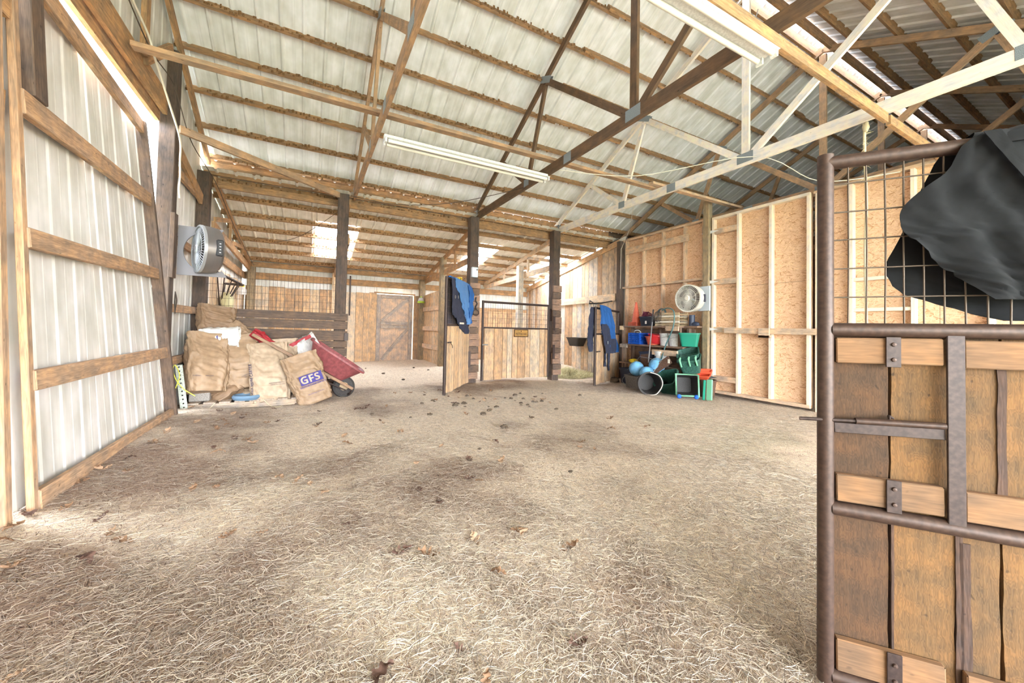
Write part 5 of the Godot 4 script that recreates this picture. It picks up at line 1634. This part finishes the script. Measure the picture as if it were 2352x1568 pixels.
func lumpy(r: float, seed_: int, amp: float) -> ArrayMesh:
	var f := FastNoiseLite.new()
	f.seed = seed_
	f.frequency = 1.2
	var b := MB.new()
	b.grid(16, 10, func(u: float, v: float) -> Vector3:
		var a := u * TAU
		var t := v * PI
		var d := Vector3(sin(t) * cos(a), cos(t), sin(t) * sin(a))
		return d * r * (1.0 + amp * f.get_noise_3dv(d * 1.6)), true)
	return b.mesh()


func build_fittings() -> void:
	# strip lights, switched off
	for q in [[Vector3(0.66, 3.13, -4.29), Vector3(2.80, 3.13, -4.27), "white strip light fixture hung between the first two trusses"], [Vector3(0.75, 3.10, -1.53), Vector3(2.88, 3.10, -1.50), "yellowed strip light fixture under the orange pine brace"]]:
		var a: Vector3 = q[0]
		var b: Vector3 = q[1]
		var t := thing("strip_light", q[2], "light fixture", (a + b) / 2)
		board("channel", t, M.enamel, a, b, 0.055, 0.06, Vector3.UP, 0.006)
		board("reflector", t, M.enamel, a - Vector3(0, 0.03, 0), b - Vector3(0, 0.03, 0), 0.006, 0.17, Vector3.UP, 0.001)
		for o in [-0.05, 0.05]:
			tube("lamp_tube", t, M.lamp_tube, [a + Vector3(0.04, -0.055, o), b + Vector3(-0.04, -0.055, o)], 0.019, 12)
			for e in [a + Vector3(0.015, -0.05, o), b + Vector3(-0.015, -0.05, o)]:
				mi("lamp_holder", box_mesh(Vector3(0.02, 0.06, 0.05), 0, 0.003), M.enamel, t, Transform3D(Basis(), e))
		for k in [0.1, 0.9]:
			var p := a.lerp(b, k)
			tube("hanger", t, M.steel, [p + Vector3(0, 0.02, 0), p + Vector3(0, 0.19, 0.05)], 0.003, 5)
	# fans
	var fx := Vector3(-0.906, 0.0, 0.418).normalized()      # grille looks back towards the wall
	var f1 := build_fan("grey drum fan swung out on a square bracket by the sliding door", Vector3(-1.115, 1.86, -5.30), Basis(Vector3.UP.cross(fx), Vector3.UP, fx), 0.262, 0.20, M.fan_grey, M.fan_light, M.fan_light)
	block("control_panel", f1, M.black, Vector3(0.235, -0.09, -0.165), Vector3(0.268, 0.09, -0.10), 0.01, true)
	for k in 4:
		block("button", f1, M.fan_light, Vector3(0.264, -0.055 + k * 0.032, -0.14), Vector3(0.272, -0.045 + k * 0.032, -0.125), 0.001, true)
	# its bracket plate with a round opening
	var pb := MB.new()
	for zo: float in [0.0, -0.02]:
		for k in range(9, 40):
			var a0 := TAU * k / 48
			var a1 := TAU * (k + 1) / 48
			var sq := func(a: float) -> Vector3:
				var m := maxf(absf(cos(a)), absf(sin(a)))
				return Vector3(cos(a) / m * 0.285, sin(a) / m * 0.275, zo)
			var ci := func(a: float) -> Vector3: return Vector3(cos(a) * 0.235, sin(a) * 0.235, zo)
			pb.quad(ci.call(a0), sq.call(a0), sq.call(a1), ci.call(a1))
			if zo == 0.0:
				var dz := Vector3(0, 0, -0.02)
				pb.quad(ci.call(a0), ci.call(a1), ci.call(a1) + dz, ci.call(a0) + dz)
				pb.quad(sq.call(a0), sq.call(a1), sq.call(a1) + dz, sq.call(a0) + dz)
	mi("bracket_plate", pb.mesh(), M.fan_plate, f1, Transform3D(Basis(), Vector3(-1.03, 1.845, -5.42)))
	block("mounting_board", f1, M.partition, Vector3(-1.345, 1.52, -5.37), Vector3(-1.305, 2.22, -5.25), 0.003)
	var f2 := build_fan("beige drum fan mounted on the strand board wall", Vector3(5.94, 1.65, -4.42), Basis(Vector3(0.08, 0, 1.0).normalized(), Vector3.UP, Vector3(-1.0, 0, 0.08).normalized()), 0.245, 0.2, M.fan_beige, M.fan_beige, M.fan_beige)
	block("control_panel", f2, M.navy_plastic, Vector3(0.22, -0.07, -0.17), Vector3(0.245, 0.07, -0.10), 0.008, true)
	block("mounting_plate", f2, M.grey_box, Vector3(6.20, 1.43, -4.40), Vector3(6.235, 1.87, -4.17), 0.004)
	tube("mounting_arm", f2, M.grey_box, [Vector3(6.08, 1.65, -4.42), Vector3(6.22, 1.65, -4.36)], 0.03, 10)
	# electrical box on the post
	var eb := thing("electrical_box", "pale grey electrical box on the gate post", "box", Vector3(2.73, 2.0, -6.62))
	block("case", eb, M.grey_box, Vector3(2.665, 2.0, -6.635), Vector3(2.79, 2.19, -6.57), 0.006)
	block("breaker_switch", eb, M.black, Vector3(2.755, 2.13, -6.57), Vector3(2.775, 2.155, -6.56), 0.002)
	# fly traps
	var ft := thing("fly_trap", "yellow hanging fly trap above the blue blanket", "fly trap", Vector3(2.75, 2.03, -7.45))
	lathe("body", ft, M.yellow, [Vector2(0, -0.07), Vector2(0.055, -0.07), Vector2(0.055, 0.06), Vector2(0.035, 0.07), Vector2(0, 0.07)], Transform3D(), 20, true)
	tube("wire", ft, M.steel, [Vector3(0, 0.07, 0), Vector3(0, 1.0, 0)], 0.002, 5, true)
	block("slot", ft, M.black, Vector3(-0.006, -0.05, 0.052), Vector3(0.006, 0.04, 0.058), 0.0, true)
	var lt := thing("fly_trap", "lime green and clear fly trap on the stall post", "fly trap", Vector3(2.72, 1.70, -10.42))
	lathe("base", lt, M.lime, [Vector2(0, 0), Vector2(0.10, 0), Vector2(0.095, 0.05), Vector2(0, 0.055)], Transform3D(), 20, true)
	lathe("dome", lt, M.clear_jar, [Vector2(0.09, 0.056), Vector2(0.06, 0.14), Vector2(0.03, 0.155)], Transform3D(), 20, true)
	lathe("cap", lt, M.lime, [Vector2(0.03, 0.155), Vector2(0.03, 0.18), Vector2(0, 0.185)], Transform3D(), 20, true)
	var jr := thing("fly_trap", "clear jar fly trap with a yellow lid behind the wire", "fly trap", Vector3(-1.26, 1.63, -9.5))
	lathe("jar", jr, M.clear_jar, [Vector2(0, 0), Vector2(0.085, 0), Vector2(0.09, 0.1), Vector2(0.05, 0.16)], Transform3D(), 20, true)
	lathe("bait", jr, M.jar_fill, [Vector2(0, 0.004), Vector2(0.08, 0.004), Vector2(0.08, 0.04), Vector2(0, 0.04)], Transform3D(), 20, true)
	lathe("lid", jr, M.yellow, [Vector2(0.05, 0.16), Vector2(0.05, 0.2), Vector2(0, 0.205)], Transform3D(), 20, true)
	tube("wire", jr, M.steel, [Vector3(0, 0.2, 0), Vector3(0, 0.67, 0)], 0.002, 5, true)
	# corner hay rack in the first stall
	var hr := thing("hay_rack", "dark steel hay rack mounted in the first stall", "hay rack", Vector3(-1.3, 1.3, -8.0))
	tube("top_bar", hr, M.pipe_dark, [Vector3(-1.34, 1.86, -7.6), Vector3(-1.04, 1.70, -7.9), Vector3(-1.34, 1.74, -8.3)], 0.02, 8)
	for k in 8:
		var t := k / 7.0
		var top := Vector3(-1.34, 1.86, -7.6).lerp(Vector3(-1.04, 1.70, -7.9), minf(1, t * 2)) if t < 0.5 else Vector3(-1.04, 1.70, -7.9).lerp(Vector3(-1.34, 1.74, -8.3), (t - 0.5) * 2)
		tube("bar", hr, M.pipe_dark, [top, Vector3(-1.33, 1.2, -7.9)], 0.009, 6)
	var hy := thing("hay_wad", "wad of dry hay caught in the steel rack", "hay", Vector3(-1.26, 1.4, -7.95))
	mi("hay", lumpy(0.16, 31, 0.5), M.hay, hy, Transform3D(Basis().scaled(Vector3(0.6, 1, 1)), Vector3(0, 0, 0)), true)
	# corner feeder on the plank wall
	var fd := thing("feeder", "black plastic feeder tub on the plank wall of the stall", "feeder", Vector3(6.16, 0.62, -7.85))
	mi("tub", tub_mesh(0.11, 0.18, 0.16, 0.27, 0.22, 0.3), M.rubber, fd, Transform3D(), true)
	# saddle rack bar above the navy blanket
	var sr := thing("blanket_rack", "black folding blanket rack above the open gate by the shelves", "rack", Vector3(5.5, 1.6, -6.1))
	tube("rail", sr, M.black, [Vector3(5.02, 1.585, -6.0), Vector3(5.30, 1.60, -6.0), Vector3(5.93, 1.70, -6.32)], 0.014, 8)
	tube("arm", sr, M.black, [Vector3(5.02, 1.585, -6.0), Vector3(5.16, 1.66, -6.15), Vector3(5.30, 1.62, -6.2)], 0.010, 8)
	for k in 3:
		tube("hook_wire", sr, M.black, [Vector3(5.06 + k * 0.07, 1.585, -6.0), Vector3(5.10 + k * 0.04, 1.38, -6.0)], 0.004, 5)
	# halter ring on the block column
	var hl := thing("halter", "dark rope halter with a ring on the block column", "halter", Vector3(2.77, 1.4, -6.56))
	tube("strap", hl, M.black, curve([Vector3(2.76, 1.62, -6.57), Vector3(2.75, 1.55, -6.56), Vector3(2.78, 1.50, -6.56), Vector3(2.75, 1.44, -6.555), Vector3(2.77, 1.38, -6.56)], 4), 0.012, 7)
	var ring := []
	for k in 20:
		ring.append(Vector3(2.76 + 0.055 * cos(TAU * k / 20), 1.33 + 0.055 * sin(TAU * k / 20), -6.56))
	tube("ring", hl, M.pipe_dark, ring, 0.008, 7, false, true)
	# cords and wires
	var c1 := thing("white_cable", "white electric cable bulging beside the door post", "cable", Vector3(-1.3, 3.0, -5.2))
	tube("cable", c1, M.cord_white, curve([Vector3(-1.29, 3.75, -2.2), Vector3(-1.29, 3.62, -3.2), Vector3(-1.29, 3.52, -4.2), Vector3(-1.275, 3.38, -4.4), Vector3(-1.27, 3.2, -4.75), Vector3(-1.26, 2.98, -5.12), Vector3(-1.28, 2.78, -5.24), Vector3(-1.275, 2.6, -5.24), Vector3(-1.28, 2.48, -5.24), Vector3(-1.275, 2.38, -5.26)], 6), 0.009, 7)
	var c2 := thing("brown_cord", "thin brown cord strung from the gable to the stall roof", "cord", Vector3(-1.3, 3.0, -5.6))
	tube("cord", c2, M.cord_dark, curve([Vector3(-1.32, 3.72, -3.4), Vector3(-1.31, 3.46, -4.35), Vector3(-1.27, 3.42, -4.9), Vector3(-1.24, 3.1, -5.4), Vector3(-1.20, 3.0, -6.0), Vector3(-1.18, 2.93, -6.55), Vector3(-1.16, 2.62, -8.0), Vector3(-1.1, 2.3, -9.8)], 6), 0.005, 6)
	var c3 := thing("sagging_wire", "dark wire sagging from the partition post to the brown truss", "wire", Vector3(1.5, 3.1, -5.9))
	tube("wire", c3, M.cord_dark, curve([Vector3(0.52, 3.10, -6.45), Vector3(1.2, 2.98, -6.1), Vector3(2.0, 3.02, -5.6), Vector3(2.82, 3.20, -4.95)], 6), 0.005, 6)
	var c4 := thing("pale_string", "pale string stretched between the brown and pale trusses", "string", Vector3(4, 3.2, -4))
	tube("string", c4, M.cord_white, curve([Vector3(2.87, 3.20, -4.15), Vector3(3.8, 3.12, -3.6), Vector3(4.76, 3.22, -2.62), Vector3(5.6, 2.98, -2.3), Vector3(6.25, 3.04, -1.75)], 6), 0.005, 6)
	var c5 := thing("slack_wire", "slack wire slanting across the stall skylight", "wire", Vector3(0, 2.6, -8))
	tube("wire", c5, M.cord_dark, curve([Vector3(0.40, 2.93, -6.72), Vector3(-0.2, 2.66, -7.9), Vector3(-0.78, 2.70, -9.2)], 6), 0.004, 6)
	var c6 := thing("drop_wire", "thin wire dropping from the pale truss to the corner post", "wire", Vector3(6.2, 2.0, -6.2))
	tube("wire", c6, M.cord_white, [Vector3(4.80, 3.17, -4.62), Vector3(5.4, 3.0, -5.3), Vector3(6.2, 2.9, -6.33), Vector3(6.2, 2.0, -6.34)], 0.004, 6)
	var tw := thing("hanging_twine", "frayed twine hanging from the pale truss chord", "twine", Vector3(4.83, 2.3, -1.6))
	tube("strand", tw, M.twine, curve([Vector3(4.83, 3.33, -1.60), Vector3(4.83, 3.0, -1.61), Vector3(4.84, 2.4, -1.60), Vector3(4.83, 1.9, -1.605), Vector3(4.835, 1.1, -1.60)], 8), 0.012, 7)
	var fr := MB.new()
	for i in 70:
		var y := rng.randf_range(2.6, 3.3)
		var a := rng.randf() * TAU
		var p := Vector3(4.83, y, -1.6)
		var o := Vector3(cos(a), rng.randf_range(-0.8, 0.3), sin(a)) * rng.randf_range(0.02, 0.06)
		fr.tube([p, p + o * 0.6 + Vector3(0, 0.008, 0), p + o], 0.0016, 4, false, false)
	mi("frayed_ends", fr.mesh(), M.twine, tw)
	var kn := mi("knot", lumpy(0.026, 3, 0.3), M.twine, tw, Transform3D(Basis().scaled(Vector3(1, 2.2, 1)), Vector3(4.83, 3.13, -1.6)))
	kn.set_meta("label", "frayed twine knot")
	var ch := thing("cord_hank", "dark cord hank hanging on the metal wall by the post", "cord", Vector3(-1.31, 1.2, -5.42))
	for i in 4:
		tube("loop", ch, M.cord_dark, curve([Vector3(-1.315, 1.38, -5.41), Vector3(-1.30, 1.28, -5.39 - i * 0.012), Vector3(-1.31, 1.14 + i * 0.015, -5.41), Vector3(-1.32, 1.26, -5.43 + i * 0.006), Vector3(-1.315, 1.38, -5.41)], 4), 0.004, 5)


func build_litter() -> void:
	# dry oak leaves, most of them blown in along the sliding door
	var shapes := []
	for k in 4:
		shapes.append(leaf_mesh(k))
	var r := RandomNumberGenerator.new()
	r.seed = 12
	var mats := [M.leaf_a, M.leaf_b, M.leaf_c]
	var n := 0
	while n < 130:
		var z := -0.9 - pow(r.randf(), 1.3) * 5.2
		var x := -1.2 + pow(r.randf(), 1.9) * 4.6
		if x > -z * 1.3 - 0.3:
			continue
		var kind := r.randi_range(0, 2)
		var o := mi("dry_leaf" if n == 0 else "dry_leaf_%03d" % n, shapes[r.randi_range(0, 3)], mats[kind], self, Transform3D(Basis(Vector3.UP, r.randf() * TAU) * Basis(Vector3.RIGHT, r.randf_range(-0.35, 0.35)) * Basis().scaled(Vector3.ONE * r.randf_range(0.45, 0.95)), Vector3(x, floor_y(x, z) + 0.016, z)))
		tag(o, ["mid brown dry oak leaf lying on the straw", "pale tan curled oak leaf lying on the straw", "dark brown withered oak leaf lying on the straw"][kind], "leaf", ["mid brown leaves on the floor", "pale tan leaves on the floor", "dark brown leaves on the floor"][kind])
		n += 1
	# droppings and dark crumbs, mostly in front of the closed gate
	for i in 46:
		var x := r.randfn(2.35, 0.55)
		var z := r.randfn(-4.65, 0.45)
		if i > 28:
			x = r.randf_range(0.4, 4.6)
			z = r.randf_range(-6.3, -2.2)
		if i > 40:
			x = r.randf_range(1.0, 2.4)
			z = r.randf_range(-9.6, -7.2)
		if z < -6.4 and z > -7.2:
			continue
		var s := r.randf_range(0.010, 0.028)
		var o := mi("dung_clump" if i == 0 else "dung_clump_%03d" % i, lumpy_cached(i % 6), M.dung, self, Transform3D(Basis(Vector3.UP, r.randf() * TAU).scaled(Vector3(s * 1.4, s * 0.8, s)), Vector3(x, floor_y(x, z) + s * 0.45, z)))
		tag(o, "dark dried dung clump on the straw floor", "dung", "dung clumps on the floor")
	# hay strewn inside the large stall
	var hb := MB.new()
	for i in 2600:
		var a := r.randf() * TAU
		var q := sqrt(r.randf())
		var c := Vector3(5.45 + cos(a) * q * 0.75, 0.0, -7.35 + sin(a) * q * 0.6)
		c.y = floor_y(c.x, c.z) + 0.14 * (1.0 - q) * r.randf() * (1.0 + sin(c.x * 9.0) * sin(c.z * 8.0)) + 0.01
		var d := Vector3(r.randfn(), r.randfn() * 0.35, r.randfn()).normalized() * r.randf_range(0.05, 0.13)
		var w := d.cross(Vector3(0, 1, 0.2)).normalized() * 0.0035
		hb.quad(c - d - w, c - d + w, c + d + w + Vector3(0, 0.004, 0), c + d - w)
	var hp := mi("loose_hay", hb.mesh(), M.hay, self)
	tag(hp, "loose greenish hay strewn inside the stall doorway", "hay")
	hp.set_meta("kind", "stuff")


func lumpy_cached(k: int) -> ArrayMesh:
	var key := "lump_%d" % k
	if not mesh_cache.has(key):
		mesh_cache[key] = lumpy(1.0, 60 + k, 0.7)
	return mesh_cache[key]


# a lobed oak leaf about 11 cm long, curled
func leaf_mesh(k: int) -> ArrayMesh:
	var b := MB.new()
	var curl := 0.5 + 0.35 * k
	var rows := 18
	var at := func(u: float, v: float) -> Vector3:
		var w := 0.032 * sin(PI * clampf(v * 0.96 + 0.02, 0, 1)) * (0.62 + 0.38 * sin(v * 24.0 + k)) + 0.0025
		var x := (u * 2.0 - 1.0) * w
		var y := curl * (x * x * 14.0) + 0.016 * sin(v * PI * 1.3 + k) + 0.006 * sin(v * 19.0 + u * 5.0)
		return Vector3(x, y, (v - 0.5) * 0.115)
	b.grid(6, rows, at)
	b.grid(6, rows, func(u: float, v: float) -> Vector3: return at.call(1.0 - u, v) - Vector3(0, 0.0009, 0))
	return b.mesh()
